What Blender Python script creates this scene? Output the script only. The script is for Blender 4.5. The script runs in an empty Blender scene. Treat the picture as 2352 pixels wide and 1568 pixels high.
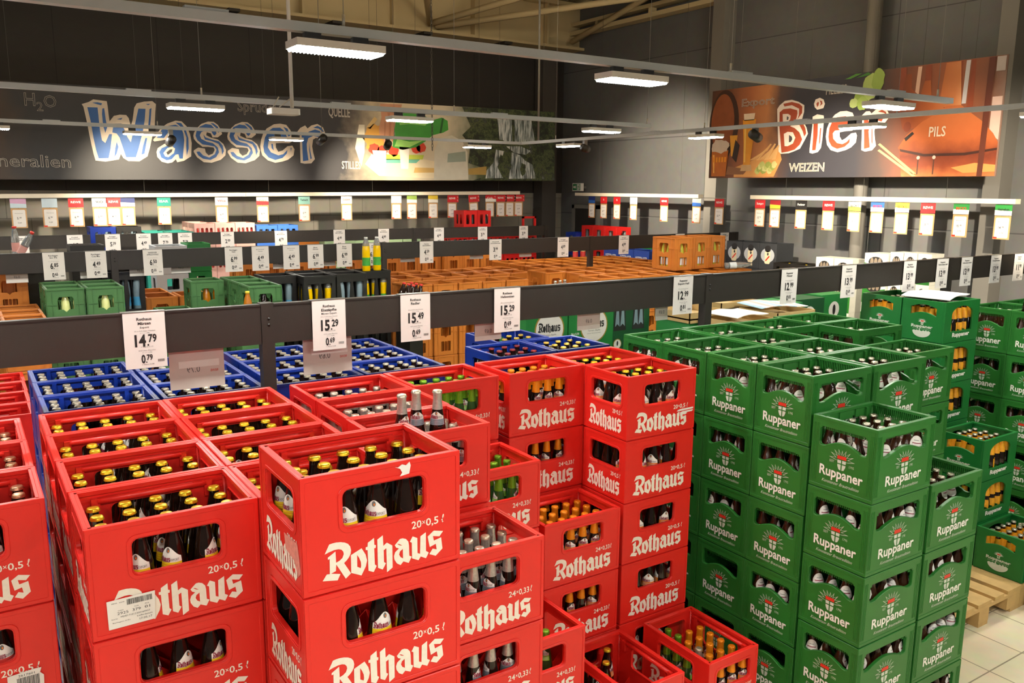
import bpy, math, random
from mathutils import Matrix, Vector
random.seed(7)
sc = bpy.context.scene
COL = sc.collection
PI = math.pi

# ---------------------------------------------------------------- camera
YAW, PIT, ROL, FPX = math.radians(33.25065), math.radians(-10.29382), math.radians(0.50314), 1932.567
fw = Vector((math.sin(YAW) * math.cos(PIT), math.cos(YAW) * math.cos(PIT), math.sin(PIT)))
rt = Vector((math.cos(YAW), -math.sin(YAW), 0))
up = rt.cross(fw)
rt, up = math.cos(ROL) * rt + math.sin(ROL) * up, -math.sin(ROL) * rt + math.cos(ROL) * up
cd = bpy.data.cameras.new('camera')
cam = bpy.data.objects.new('camera', cd)
COL.objects.link(cam)
cd.sensor_fit = 'HORIZONTAL'
cd.sensor_width = 36.0
cd.lens = FPX * 36.0 / 2352.0
cd.clip_start, cd.clip_end = 0.05, 100
cam.matrix_world = Matrix(((rt.x, up.x, -fw.x, 0), (rt.y, up.y, -fw.y, 0), (rt.z, up.z, -fw.z, 2.45), (0, 0, 0, 1)))
sc.camera = cam

# ---------------------------------------------------------------- world, exposure
w = bpy.data.worlds.new('world')
sc.world = w
w.use_nodes = True
w.node_tree.nodes['Background'].inputs[0].default_value = (1.0, 0.93, 0.82, 1)
w.node_tree.nodes['Background'].inputs[1].default_value = 0.045
sc.view_settings.view_transform = 'Standard'
sc.view_settings.look = 'None'
sc.view_settings.gamma = 1
sc.view_settings.use_curve_mapping = False
sc.view_settings.exposure = 1.40
cy = sc.cycles
cy.max_bounces = 6
cy.diffuse_bounces = 3
cy.glossy_bounces = 3
cy.transmission_bounces = 5
cy.transparent_max_bounces = 6
cy.caustics_reflective = False
cy.caustics_refractive = False
cy.use_denoising = True
cy.sample_clamp_indirect = 4.0
LED = 62.0        # radiance of the LED panels
SPOT = 115.0      # power of the wall spots

# ---------------------------------------------------------------- materials
def lin(h):
    h = h.lstrip('#')
    return tuple((c / 12.92 if c <= 0.04045 else ((c + 0.055) / 1.055) ** 2.4) for c in (int(h[i:i + 2], 16) / 255 for i in (0, 2, 4)))
MATS = {}
def mat(name, col, rough=0.5, metal=0.0, emit=0.0, trans=0.0, var=0.06, scale=30.0, bump=0.0, spec=0.5):
    if name in MATS: return MATS[name]
    m = bpy.data.materials.new(name)
    MATS[name] = m
    m.use_nodes = True
    nt = m.node_tree
    b = nt.nodes['Principled BSDF']
    c = lin(col) if isinstance(col, str) else col
    b.inputs['Roughness'].default_value = rough
    b.inputs['Metallic'].default_value = metal
    b.inputs['Transmission Weight'].default_value = trans
    b.inputs['Specular IOR Level'].default_value = spec
    if emit:
        b.inputs['Emission Color'].default_value = (*c, 1)
        b.inputs['Emission Strength'].default_value = emit
    if var > 0:
        tc = nt.nodes.new('ShaderNodeTexCoord')
        n = nt.nodes.new('ShaderNodeTexNoise')
        n.inputs['Scale'].default_value = scale
        n.inputs['Detail'].default_value = 2
        nt.links.new(tc.outputs['Object'], n.inputs['Vector'])
        mx = nt.nodes.new('ShaderNodeMix')
        mx.data_type = 'RGBA'
        mx.inputs[6].default_value = (*(x * (1 - var) for x in c), 1)
        mx.inputs[7].default_value = (*(min(1, x * (1 + var)) for x in c), 1)
        nt.links.new(n.outputs['Fac'], mx.inputs[0])
        nt.links.new(mx.outputs[2], b.inputs['Base Color'])
        if bump:
            bp = nt.nodes.new('ShaderNodeBump')
            bp.inputs['Strength'].default_value = bump
            bp.inputs['Distance'].default_value = 0.002
            nt.links.new(n.outputs['Fac'], bp.inputs['Height'])
            nt.links.new(bp.outputs[0], b.inputs['Normal'])
    else:
        b.inputs['Base Color'].default_value = (*c, 1)
    return m
def tiles(name, c1, c2, mortar, sx, sy, msize, rough, bias=0.0, offset=0.0):
    m = bpy.data.materials.new(name)
    m.use_nodes = True
    nt = m.node_tree
    b = nt.nodes['Principled BSDF']
    b.inputs['Roughness'].default_value = rough
    tc = nt.nodes.new('ShaderNodeTexCoord')
    br = nt.nodes.new('ShaderNodeTexBrick')
    br.offset = offset
    br.inputs['Color1'].default_value = (*lin(c1), 1)
    br.inputs['Color2'].default_value = (*lin(c2), 1)
    br.inputs['Mortar'].default_value = (*lin(mortar), 1)
    br.inputs['Scale'].default_value = 1.0
    br.inputs['Brick Width'].default_value = sx
    br.inputs['Row Height'].default_value = sy
    br.inputs['Mortar Size'].default_value = msize
    br.inputs['Bias'].default_value = bias
    nt.links.new(tc.outputs['UV'], br.inputs['Vector'])
    n = nt.nodes.new('ShaderNodeTexNoise')
    n.inputs['Scale'].default_value = 9
    n.inputs['Detail'].default_value = 5
    nt.links.new(tc.outputs['UV'], n.inputs['Vector'])
    mx = nt.nodes.new('ShaderNodeMix')
    mx.data_type = 'RGBA'
    mx.blend_type = 'MULTIPLY'
    mx.inputs[0].default_value = 0.25
    nt.links.new(br.outputs['Color'], mx.inputs[6])
    nt.links.new(n.outputs['Color'], mx.inputs[7])
    nt.links.new(mx.outputs[2], b.inputs['Base Color'])
    return m

# ---------------------------------------------------------------- mesh helpers
class MB:
    def __init__(s): s.v, s.f, s.m, s.s, s.mats = [], [], [], [], []
    def mi(s, m):
        if m not in s.mats: s.mats.append(m)
        return s.mats.index(m)
    def add(s, vs, fs, m, smooth=False, T=None):
        o = len(s.v)
        i = s.mi(m)
        s.v += [tuple(T(*p)) if T else tuple(p) for p in vs]
        for f in fs:
            s.f.append(tuple(k + o for k in f)); s.m.append(i); s.s.append(smooth)
        return s
    def box(s, x0, y0, z0, x1, y1, z1, m, T=None):
        v = [(x0, y0, z0), (x1, y0, z0), (x1, y1, z0), (x0, y1, z0), (x0, y0, z1), (x1, y0, z1), (x1, y1, z1), (x0, y1, z1)]
        f = [(3, 2, 1, 0), (4, 5, 6, 7), (0, 1, 5, 4), (1, 2, 6, 5), (2, 3, 7, 6), (3, 0, 4, 7)]
        return s.add(v, f, m, False, T)
    def lathe(s, prof, n, m, smooth=True, T=None, cap=True):
        v, f = [], []
        for (r, z) in prof:
            for k in range(n):
                a = 2 * PI * k / n
                v.append((r * math.cos(a), r * math.sin(a), z))
        for j in range(len(prof) - 1):
            for k in range(n):
                f.append((j * n + k, j * n + (k + 1) % n, (j + 1) * n + (k + 1) % n, (j + 1) * n + k))
        if cap:
            f.append(tuple(range(n - 1, -1, -1)))
            f.append(tuple((len(prof) - 1) * n + k for k in range(n)))
        return s.add(v, f, m, smooth, T)
    def tube(s, a, b, r, m, n=8, cap=True):
        a, b = Vector(a), Vector(b)
        d = b - a
        q = d.to_track_quat('Z', 'Y')
        T = lambda x, y, z: a + q @ Vector((x, y, z))
        return s.lathe([(r, 0), (r, d.length)], n, m, True, T, cap)
    def flat(s, loops, m, T, off=0.0):
        vs, fs = fill(loops)
        return s.add([(x, y, off) for x, y, z in vs], fs, m, False, T)
    def prism(s, loops, d, m, T, bev=0.0):
        vs, fs = fill(loops, d, bev)
        return s.add(vs, fs, m, False, T)
    def mesh(s, name):
        me = bpy.data.meshes.new(name)
        me.from_pydata(s.v, [], s.f)
        for x in s.mats: me.materials.append(x)
        me.polygons.foreach_set('material_index', s.m)
        me.polygons.foreach_set('use_smooth', s.s)
        me.update()
        return me
def _conv(cu):
    o = bpy.data.objects.new('tmp', cu)
    COL.objects.link(o)
    bpy.context.view_layer.update()
    me = bpy.data.meshes.new_from_object(o)
    vs = [tuple(v.co) for v in me.vertices]
    fs = [tuple(p.vertices) for p in me.polygons]
    bpy.data.objects.remove(o)
    bpy.data.curves.remove(cu)
    bpy.data.meshes.remove(me)
    return vs, fs
_fc = {}
def fill(loops, d=0.0, bev=0.0):
    key = (tuple(tuple(l) for l in loops), d, bev)
    if key in _fc: return _fc[key]
    cu = bpy.data.curves.new('tmp', 'CURVE')
    cu.dimensions = '2D'
    cu.fill_mode = 'BOTH'
    for l in loops:
        sp = cu.splines.new('POLY')
        sp.points.add(len(l) - 1)
        for p, q in zip(sp.points, l): p.co = (q[0], q[1], 0, 1)
        sp.use_cyclic_u = True
    if d:
        cu.extrude = d / 2 - bev
        if bev:
            cu.bevel_depth = bev
            cu.bevel_resolution = 0
            cu.offset = -bev
    vs, fs = _conv(cu)
    if d: vs = [(x, y, z + d / 2) for x, y, z in vs]
    _fc[key] = (vs, fs)
    return _fc[key]
_tc = {}
def text(body, bold=0.0, outline=0.0, shear=0.0, spacing=1.0):
    """Unit text: (verts, faces, x0, x1) with a capital 1 high."""
    key = (body, bold, outline, shear, spacing)
    if key in _tc: return _tc[key]
    cu = bpy.data.curves.new('tmp', 'FONT')
    cu.body = body
    cu.resolution_u = 2
    cu.size = 1 / 0.69
    cu.shear = shear
    cu.space_character = spacing
    if outline:
        cu.fill_mode = 'NONE'
        cu.bevel_depth = outline
        cu.bevel_resolution = 0
    else:
        cu.offset = bold
    vs, fs = _conv(cu)
    xs = [v[0] for v in vs] or [0, 1]
    _tc[key] = (vs, fs, min(xs), max(xs))
    return _tc[key]
def put_text(mb, body, m, T, x, y, h, width=None, align='C', bold=0.0, outline=0.0, shear=0.0, xs=1.0, off=0.0, spacing=1.0):
    """Cap height h, baseline y; width squeezes the line to that width."""
    vs, fs, a, b = text(body, bold, outline, shear, spacing)
    k = h * xs if width is None else width / (b - a)
    x0 = {'L': x - a * k, 'C': x - (a + b) / 2 * k, 'R': x - b * k}[align]
    mb.add([(x0 + vx * k, y + vy * h, off + vz * h) for vx, vy, vz in vs], fs, m, False, T)
def rr(x0, y0, x1, y1, r, n=4):
    out = []
    for cx, cy_, a in ((x1 - r, y0 + r, -90), (x1 - r, y1 - r, 0), (x0 + r, y1 - r, 90), (x0 + r, y0 + r, 180)):
        for k in range(n + 1):
            t = math.radians(a + 90 * k / n)
            out.append((round(cx + r * math.cos(t), 5), round(cy_ + r * math.sin(t), 5)))
    return out
def ell(cx, cy_, rx, ry, n=20):
    return [(cx + rx * math.cos(2 * PI * k / n), cy_ + ry * math.sin(2 * PI * k / n)) for k in range(n)]

# ---------------------------------------------------------------- object helpers
def obj(name, me, parent=None, loc=(0, 0, 0), rz=0.0, label=None, cat=None, group=None, kind=None):
    if isinstance(me, MB): me = me.mesh(name)
    o = bpy.data.objects.new(name, me)
    COL.objects.link(o)
    o.location = loc
    o.rotation_euler = (0, 0, rz)
    if parent: o.parent = parent
    if label: o['label'] = label
    if cat: o['category'] = cat
    if group: o['group'] = group
    if kind: o['kind'] = kind
    return o
def copy_thing(proto, loc, rot=(0, 0, 0), label=None, group=None):
    """proto = (root object, [child objects]) : a copy of the thing and of each of its parts."""
    r = proto.copy()
    COL.objects.link(r)
    r.location = loc
    r.rotation_euler = rot
    if label: r['label'] = label
    if group: r['group'] = group
    for ch in proto_children[proto.name]:
        c = ch.copy()
        COL.objects.link(c)
        c.parent = r
    return r
proto_children = {}
ORD = ['first', 'second', 'third', 'fourth', 'fifth', 'sixth', 'seventh', 'eighth', 'ninth', 'tenth', 'eleventh', 'twelfth', 'thirteenth', 'fourteenth']
# ---------------------------------------------------------------- traced lettering (0.1 mm on the crate face; mm on the banners)
ROTHAUS =  [[(515,967),(628,1178),(702,1188),(795,1189),(902,1173),(996,1142),(1075,1094),(1126,1023),(1146,929),(1133,842),(1092,769),(1034,707),(970,660),(1131,373),(1001,274),(782,671),(768,516),(654,482),(874,420),(805,285),(449,352),(551,490),(623,479),(630,838),(587,825),(587,879),(773,982),(779,713),(865,741),(936,792),(968,874),(957,939),(913,994),(847,1019),(746,1022),(610,996)],[(1138,807),(1404,911),(1500,735),(1533,587),(1501,454),(1386,257),(1136,379)],[(1290,778),(1337,697),(1378,583),(1383,497),(1371,437),(1287,493)],[(1560,1007),(1718,1090),(1721,922),(1763,902),(1753,837),(1717,839),(1725,442),(1771,395),(1691,262),(1563,326),(1551,832),(1503,844),(1506,912),(1551,912)],[(1799,1030),(1940,1103),(1949,842),(2038,902),(2178,799),(2176,254),(2029,171),(2022,768),(1956,734),(1958,443),(2007,402),(1921,266),(1802,338)],[(2241,789),(2377,914),(2444,916),(2531,880),(2595,801),(2611,704),(2617,443),(2679,404),(2599,266),(2460,336),(2383,265),(2289,327),(2227,435),(2216,524),(2249,616),(2347,686),(2275,724)],[(2304,803),(2351,799),(2440,736),(2379,753)],[(2449,652),(2451,413),(2383,463),(2349,535),(2373,608)],[(2636,784),(2710,904),(2836,833),(2836,457),(2903,422),(2917,858),(3066,930),(3064,455),(3140,400),(3062,272),(2919,350),(2861,269),(2689,357),(2686,752)],[(3113,807),(3280,922),(3537,856),(3435,743),(3256,790),(3281,668),(3481,708),(3516,416),(3328,272),(3154,353),(3245,471),(3356,428),(3333,576),(3166,530)]]
WASSER =  {'cream':[[(1254,3314),(1327,3342),(1371,3371),(1462,3364),(1506,3361),(1511,3311),(1515,3210),(1519,3145),(1568,3207),(1626,3222),(1694,3223),(1718,3191),(1735,3107),(1757,3169),(1784,3309),(1813,3356),(1890,3379),(1979,3390),(2015,3359),(2003,3267),(1987,3106),(1953,2994),(1918,2863),(1889,2776),(1800,2718),(1683,2718),(1634,2750),(1611,2795),(1587,2734),(1448,2706),(1348,2716),(1334,2784),(1319,2886),(1302,3028),(1294,3110),(1276,3239),(1269,3288)],[(1960,2957),(1970,2976),(1995,2999),(2016,3046),(2062,3103),(2124,3150),(2218,3188),(2284,3182),(2337,3128),(2369,3042),(2382,2941),(2367,2789),(2283,2736),(2208,2718),(2195,2752),(2153,2714),(2103,2703),(2038,2720),(1993,2772),(1988,2828),(2005,2872),(2074,2918),(2112,2938),(2089,2968),(2041,2957),(1974,2945)],[(2405,3024),(2414,3059),(2444,3109),(2502,3164),(2580,3195),(2643,3195),(2691,3162),(2723,3107),(2735,3058),(2683,3018),(2623,3015),(2605,3060),(2560,3072),(2551,3037),(2605,3011),(2682,2993),(2743,2945),(2772,2875),(2761,2811),(2705,2759),(2597,2721),(2506,2726),(2433,2780),(2398,2843),(2403,2860),(2453,2893),(2529,2882),(2533,2840),(2566,2805),(2617,2828),(2640,2871),(2628,2899),(2565,2904),(2502,2902),(2442,2949),(2410,2989)],[(2794,3034),(2803,3070),(2834,3121),(2895,3177),(2976,3209),(3041,3209),(3091,3175),(3126,3119),(3138,3069),(3084,3027),(3022,3025),(3002,3071),(2955,3083),(2946,3047),(3003,3021),(3083,3002),(3148,2954),(3178,2882),(3168,2816),(3109,2764),(2997,2725),(2902,2730),(2825,2785),(2788,2849),(2793,2867),(2845,2900),(2924,2889),(2929,2846),(2964,2811),(3016,2834),(3041,2878),(3027,2906),(2962,2911),(2896,2909),(2833,2957),(2800,2999)],[(3184,2932),(3199,3012),(3224,3079),(3272,3146),(3365,3201),(3441,3212),(3518,3201),(3569,3137),(3597,3050),(3603,3013),(3547,2981),(3455,2981),(3378,2975),(3376,2924),(3404,2873),(3459,2889),(3523,2943),(3585,2953),(3611,2909),(3596,2834),(3524,2780),(3453,2756),(3361,2739),(3271,2766),(3205,2823),(3189,2881)],[(3650,3118),(3695,3172),(3759,3205),(3789,3169),(3838,3208),(3919,3231),(3990,3193),(4020,3119),(4010,3066),(3944,3033),(3897,3061),(3856,3037),(3841,2954),(3851,2879),(3872,2796),(3822,2742),(3734,2736),(3683,2746),(3684,2874),(3685,3016),(3684,3090)]],'fill':[[(1307,3285),(1409,3288),(1412,3175),(1416,3045),(1428,2937),(1460,2909),(1506,3006),(1534,3008),(1509,2850),(1482,2746),(1381,2741),(1362,2827),(1344,2964),(1329,3141)],[(1559,3123),(1639,3127),(1666,3061),(1690,2984),(1723,2927),(1746,3010),(1781,3133),(1826,3299),(1901,3301),(1886,3181),(1857,3051),(1800,2859),(1765,2763),(1663,2760),(1636,2866),(1609,2974),(1583,3016),(1539,3026)],[(1455,3278),(1475,3285),(1481,3167),(1492,3084),(1468,3017),(1451,3094),(1448,3219)],[(1943,3300),(1965,3313),(1952,3203),(1937,3104),(1916,3103),(1931,3202)],[(1879,2979),(1899,2980),(1859,2806),(1825,2792),(1849,2892)],[(1577,2928),(1591,2871),(1568,2797),(1542,2760),(1558,2858)],[(1357,3335),(1410,3344),(1457,3335),(1447,3313),(1403,3323)],[(1594,3172),(1655,3191),(1639,3169)],[(1909,3353),(1959,3359),(1931,3343)],[(2054,3072),(2123,3122),(2215,3142),(2274,3113),(2295,3045),(2300,2970),(2288,2875),(2272,2761),(2235,2760),(2226,2810),(2195,2803),(2149,2751),(2093,2737),(2035,2767),(2018,2829),(2047,2873),(2122,2907),(2172,2934),(2188,3003),(2155,3052),(2118,3038),(2078,2986),(2000,2987),(2039,3028)],[(2216,3167),(2277,3163),(2322,3096),(2348,2997),(2344,2877),(2317,2794),(2318,2908),(2326,3002),(2298,3095)],[(2429,3025),(2442,3074),(2480,3131),(2551,3166),(2613,3159),(2653,3118),(2671,3063),(2649,3037),(2632,3047),(2610,3088),(2561,3100),(2497,3070),(2478,3034),(2493,2993),(2554,2963),(2623,2948),(2677,2901),(2688,2844),(2650,2786),(2585,2753),(2501,2765),(2448,2802),(2429,2843),(2464,2848),(2503,2804),(2572,2781),(2638,2821),(2661,2872),(2642,2910),(2573,2922),(2503,2930),(2447,2977)],[(2607,3179),(2642,3177),(2690,3141),(2708,3086),(2690,3071),(2668,3126)],[(2517,3046),(2543,3012),(2611,2990),(2695,2972),(2735,2924),(2746,2860),(2722,2817),(2719,2881),(2686,2943),(2610,2972),(2534,2987)],[(2819,3035),(2833,3085),(2871,3144),(2945,3179),(3011,3171),(3052,3130),(3072,3074),(3049,3048),(3031,3058),(3007,3100),(2957,3112),(2890,3081),(2870,3044),(2886,3002),(2950,2972),(3022,2957),(3079,2908),(3091,2850),(3051,2791),(2983,2757),(2896,2769),(2840,2807),(2821,2850),(2857,2854),(2898,2809),(2970,2785),(3038,2827),(3063,2879),(3042,2918),(2970,2930),(2897,2938),(2838,2986)],[(3004,3193),(3041,3191),(3090,3154),(3110,3097),(3091,3082),(3068,3138)],[(2910,3056),(2938,3022),(3010,2999),(3097,2981),(3139,2932),(3151,2867),(3127,2822),(3122,2888),(3088,2952),(3009,2981),(2929,2996)],[(3221,2933),(3245,3036),(3293,3118),(3348,3157),(3439,3164),(3491,3126),(3520,3061),(3502,3016),(3379,3004),(3288,2994),(3277,2920),(3313,2863),(3403,2829),(3465,2845),(3521,2899),(3511,2854),(3455,2800),(3362,2772),(3280,2800),(3229,2860)],[(3478,3177),(3531,3157),(3566,3071),(3535,3062),(3507,3134)],[(3321,2966),(3340,2966),(3348,2886),(3322,2915)],[(3561,2930),(3576,2923),(3563,2874)],[(3707,3084),(3763,3086),(3804,3132),(3885,3162),(3948,3146),(3971,3109),(3930,3070),(3858,3082),(3793,3050),(3771,2982),(3772,2907),(3787,2779),(3715,2766),(3713,2905),(3713,3017)],[(3807,2998),(3812,2908),(3832,2803),(3812,2795),(3800,2907)],[(3861,3180),(3918,3208),(3974,3185),(4004,3133),(3980,3140),(3933,3175)]],'cream2':[[(2062,2818),(2108,2875),(2164,2896),(2193,2872),(2177,2821),(2114,2772),(2078,2781)]],'dark':[[(2093,2825),(2137,2861),(2165,2865),(2154,2833),(2109,2797)]]}
BIER =  {'cream':[[(6607,3361),(6577,3400),(6506,3444),(6411,3448),(6322,3421),(6240,3378),(6237,3306),(6256,3233),(6232,3197),(6191,3137),(6166,3070),(6201,3006),(6258,2913),(6349,2883),(6407,2868),(6518,2865),(6550,2890),(6572,3057),(6594,3236)],[(6120,3247),(6063,3269),(5980,3252),(5975,3232),(5972,3120),(5975,3002),(5984,2912),(6022,2868),(6090,2855),(6129,2865),(6130,2917),(6123,3037),(6115,3150)],[(6114,3382),(6098,3426),(6044,3441),(5995,3418),(5974,3372),(5990,3328),(6067,3317),(6101,3345)],[(5933,3028),(5927,3112),(5894,3194),(5840,3251),(5777,3280),(5699,3280),(5627,3256),(5589,3186),(5563,3120),(5574,3099),(5616,3074),(5693,3073),(5764,3065),(5760,3021),(5730,2981),(5686,3001),(5626,3047),(5570,3053),(5554,3022),(5561,2952),(5613,2905),(5675,2879),(5772,2860),(5860,2885),(5912,2943)],[(5537,3178),(5511,3225),(5471,3259),(5428,3259),(5407,3234),(5362,3268),(5292,3284),(5236,3259),(5197,3194),(5237,3144),(5272,3109),(5313,3130),(5347,3114),(5357,3056),(5343,2975),(5325,2911),(5366,2867),(5445,2856),(5490,2873),(5497,3009),(5506,3171)]],'fill':[[(6570,3323),(6521,3355),(6425,3357),(6329,3330),(6322,3295),(6335,3238),(6389,3189),(6409,3161),(6349,3140),(6280,3090),(6237,3013),(6265,2956),(6329,2906),(6416,2886),(6508,2876),(6529,2996),(6562,3175)],[(6526,3413),(6409,3425),(6306,3397),(6264,3365),(6261,3296),(6320,3231),(6303,3276),(6305,3345),(6406,3390),(6508,3383)],[(6303,3193),(6245,3189),(6205,3132),(6189,3074),(6211,3041),(6238,3100),(6278,3159)],[(6102,3201),(6047,3200),(6040,3045),(6051,2891),(6096,2890),(6095,3036)],[(6013,3122),(5999,3122),(6000,2975),(6014,2941)],[(6083,3380),(6065,3401),(6050,3389),(6054,3361),(6070,3345)],[(6042,3413),(6014,3403),(6004,3374),(6036,3354),(6025,3381)],[(5899,3027),(5894,3116),(5866,3181),(5811,3222),(5707,3226),(5640,3195),(5622,3134),(5644,3103),(5727,3091),(5825,3085),(5849,3058),(5837,3002),(5787,2955),(5720,2942),(5670,2962),(5635,2999),(5637,2955),(5691,2913),(5781,2894),(5850,2924),(5888,2976)],[(5489,3191),(5452,3194),(5430,3156),(5391,3196),(5333,3218),(5264,3188),(5284,3147),(5352,3167),(5403,3127),(5424,3059),(5394,2897),(5460,2883),(5469,3008)],[(5390,3084),(5381,3084),(5365,2923),(5380,2950)],[(5336,3247),(5290,3263),(5246,3239),(5234,3212),(5269,3232)]],'cream2':[[(6524,3302),(6450,3300),(6411,3277),(6415,3237),(6463,3193),(6511,3184)],[(6491,3083),(6441,3104),(6367,3095),(6329,3035),(6357,2972),(6428,2945),(6469,2949)]],'dark':[[(6462,3275),(6436,3261),(6444,3233),(6463,3234)],[(6416,3068),(6378,3048),(6368,3019),(6387,2990),(6413,2988)]]}
# ---------------------------------------------------------------- palette
RED = mat('red_plastic', '#e0251c', 0.36, var=0.05, scale=14)
GREEN = mat('green_plastic', '#236c25', 0.42, var=0.10, scale=10)
DGREEN = mat('dark_green_plastic', '#146a2c', 0.40, var=0.08, scale=10)
BLUE = mat('blue_plastic', '#0f2f8f', 0.36, var=0.08, scale=14)
BROWN = mat('orange_brown_plastic', '#c4752a', 0.45, var=0.10, scale=8)
OLIVE = mat('bottle_green_plastic', '#43703f', 0.45, var=0.08, scale=8)
BLACK = mat('black_plastic', '#1b1917', 0.4, var=0.1)
TEAL = mat('teal_plastic', '#2fa08f', 0.5)
PINK = mat('pale_pink_plastic', '#f2bcb0', 0.5)
SKY = mat('bright_blue_plastic', '#3f78d8', 0.5)
GREY = mat('pale_grey_plastic', '#b9bcc0', 0.5)
CREAM = mat('cream_print', '#f3ead9', 0.5, var=0.07, scale=120)
WHITE = mat('white_print', '#efeae2', 0.5, var=0.04)
PALE = mat('pale_print', '#cfd3c6', 0.5, var=0.04)
REDP = mat('red_print', '#d6301f', 0.5)
INK = mat('black_ink', '#1d1b1b', 0.6, var=0.0)
GREYINK = mat('grey_ink', '#6a6663', 0.6, var=0.0)
GLASSB = mat('brown_glass', (0.012, 0.005, 0.003), 0.07, var=0.0, spec=0.6)
GLASSA = mat('amber_glass', (0.035, 0.012, 0.004), 0.07, var=0.0, spec=0.6)
GLASSG = mat('green_glass', (0.02, 0.07, 0.015), 0.07, var=0.0, spec=0.6)
CLEAR = mat('clear_glass', (0.80, 0.86, 0.86), 0.04, var=0.0, trans=0.75)
LEMON = mat('lemon_drink', '#dfe79a', 0.1, var=0.05)
YELLOWD = mat('yellow_drink', '#f2c400', 0.12, var=0.05)
COLA = mat('cola_drink', (0.014, 0.006, 0.004), 0.08, var=0.0)
APPLE = mat('apple_drink', '#a8660f', 0.1, var=0.05)
GOLD = mat('gold_cap', '#e3c22e', 0.28, 0.75, var=0.05)
SILVER = mat('silver_cap', '#cfc7b4', 0.28, 0.8, var=0.05)
DSILVER = mat('dull_silver_cap', '#a39a8c', 0.3, 0.85, var=0.05)
WINE = mat('wine_red_cap', '#7a1c22', 0.3, 0.5, var=0.05)
ROSE = mat('copper_cap', '#c89a7a', 0.28, 0.8, var=0.05)
FOILS = mat('silver_foil', '#c6beb6', 0.34, 0.7, var=0.25, scale=160, bump=0.6)
FOILO = mat('orange_foil', '#e88a12', 0.36, 0.35, var=0.15, scale=160, bump=0.4)
FOILG = mat('green_foil', '#6fa022', 0.32, 0.55, var=0.2, scale=160, bump=0.5)
LYEL = mat('yellow_label', '#f3cf1a', 0.45, var=0.03)
LORA = mat('orange_label', '#ee7d16', 0.45, var=0.03)
LRED = mat('striped_red_label', '#d8423a', 0.45, var=0.05)
LSIL = mat('silver_label', '#a9b7c4', 0.3, 0.6, var=0.05)
LGRE = mat('green_label', '#8cc63a', 0.45, var=0.03)
LPUR = mat('crimson_ink', '#8a1535', 0.5, var=0.0)
WOOD = mat('pale_pallet_wood', '#c8a46a', 0.7, var=0.22, scale=14, bump=0.3)

# ---------------------------------------------------------------- crates
def sides(L, W, t):
    """Four maps (u along the face from its left, v up, w out of the face) -> local crate space."""
    return {'f': (L, lambda u, v, w: (u - L / 2, -W / 2 - w, v)), 'b': (L, lambda u, v, w: (L / 2 - u, W / 2 + w, v)),
            'r': (W, lambda u, v, w: (L / 2 + w, u - W / 2, v)), 'l': (W, lambda u, v, w: (-L / 2 - w, W / 2 - u, v))}
def panel(mb, side, wid, T, H, t, holes, m, foot=0.004, trim=0.0):
    a = trim
    out = [(a, foot), (wid - a, foot), (wid - a, H), (a, H)]
    mb.prism([out] + holes, t, m, lambda u, v, w: T(u, v, w - t), 0.0012)
def basket(L, W, H, t, m, hole_l, hole_s, mb=None):
    mb = mb or MB()
    for k, (wid, T) in sides(L, W, t).items():
        panel(mb, k, wid, T, H, t, hole_l if k in 'fb' else hole_s, m, trim=0.0 if k in 'fb' else t)
    mb.box(-L / 2 + 0.006, -W / 2 + 0.006, 0, L / 2 - 0.006, W / 2 - 0.006, 0.008, m)
    i = t + 0.007                                     # thickened inner rim
    for s in (-1, 1):
        mb.box(-L / 2 + t, s * (W / 2 - t) - (0.007 if s > 0 else 0), H - 0.012, L / 2 - t, s * (W / 2 - t) + (0.007 if s < 0 else 0), H - 0.001, m)
        mb.box(s * (L / 2 - t) - (0.007 if s > 0 else 0), -W / 2 + t, H - 0.012, s * (L / 2 - t) + (0.007 if s < 0 else 0), W / 2 - t, H - 0.001, m)
    return mb
def grid(L, W, t, nx, ny, h, m, wavy=0.0):
    mb = MB()
    x0, y0 = L / 2 - t, W / 2 - t
    def fin(a, b, n, T):
        top = []
        for k in range(n * 4 + 1):
            u = a + (b - a) * k / (n * 4)
            top.append((u, h + wavy * (abs((k % 4) - 2) / 2 - 0.5)))
        mb.prism([[(a, 0.008), (b, 0.008)] + top[::-1]], 0.002, m, T)
    for i in range(1, nx):
        x = -x0 + 2 * x0 * i / nx
        fin(-y0, y0, ny, lambda u, v, w, x=x: (x + w - 0.001, u, v))
    for j in range(1, ny):
        y = -y0 + 2 * y0 * j / ny
        fin(-x0, x0, nx, lambda u, v, w, y=y: (u, y + w - 0.001, v))
    return mb

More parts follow.
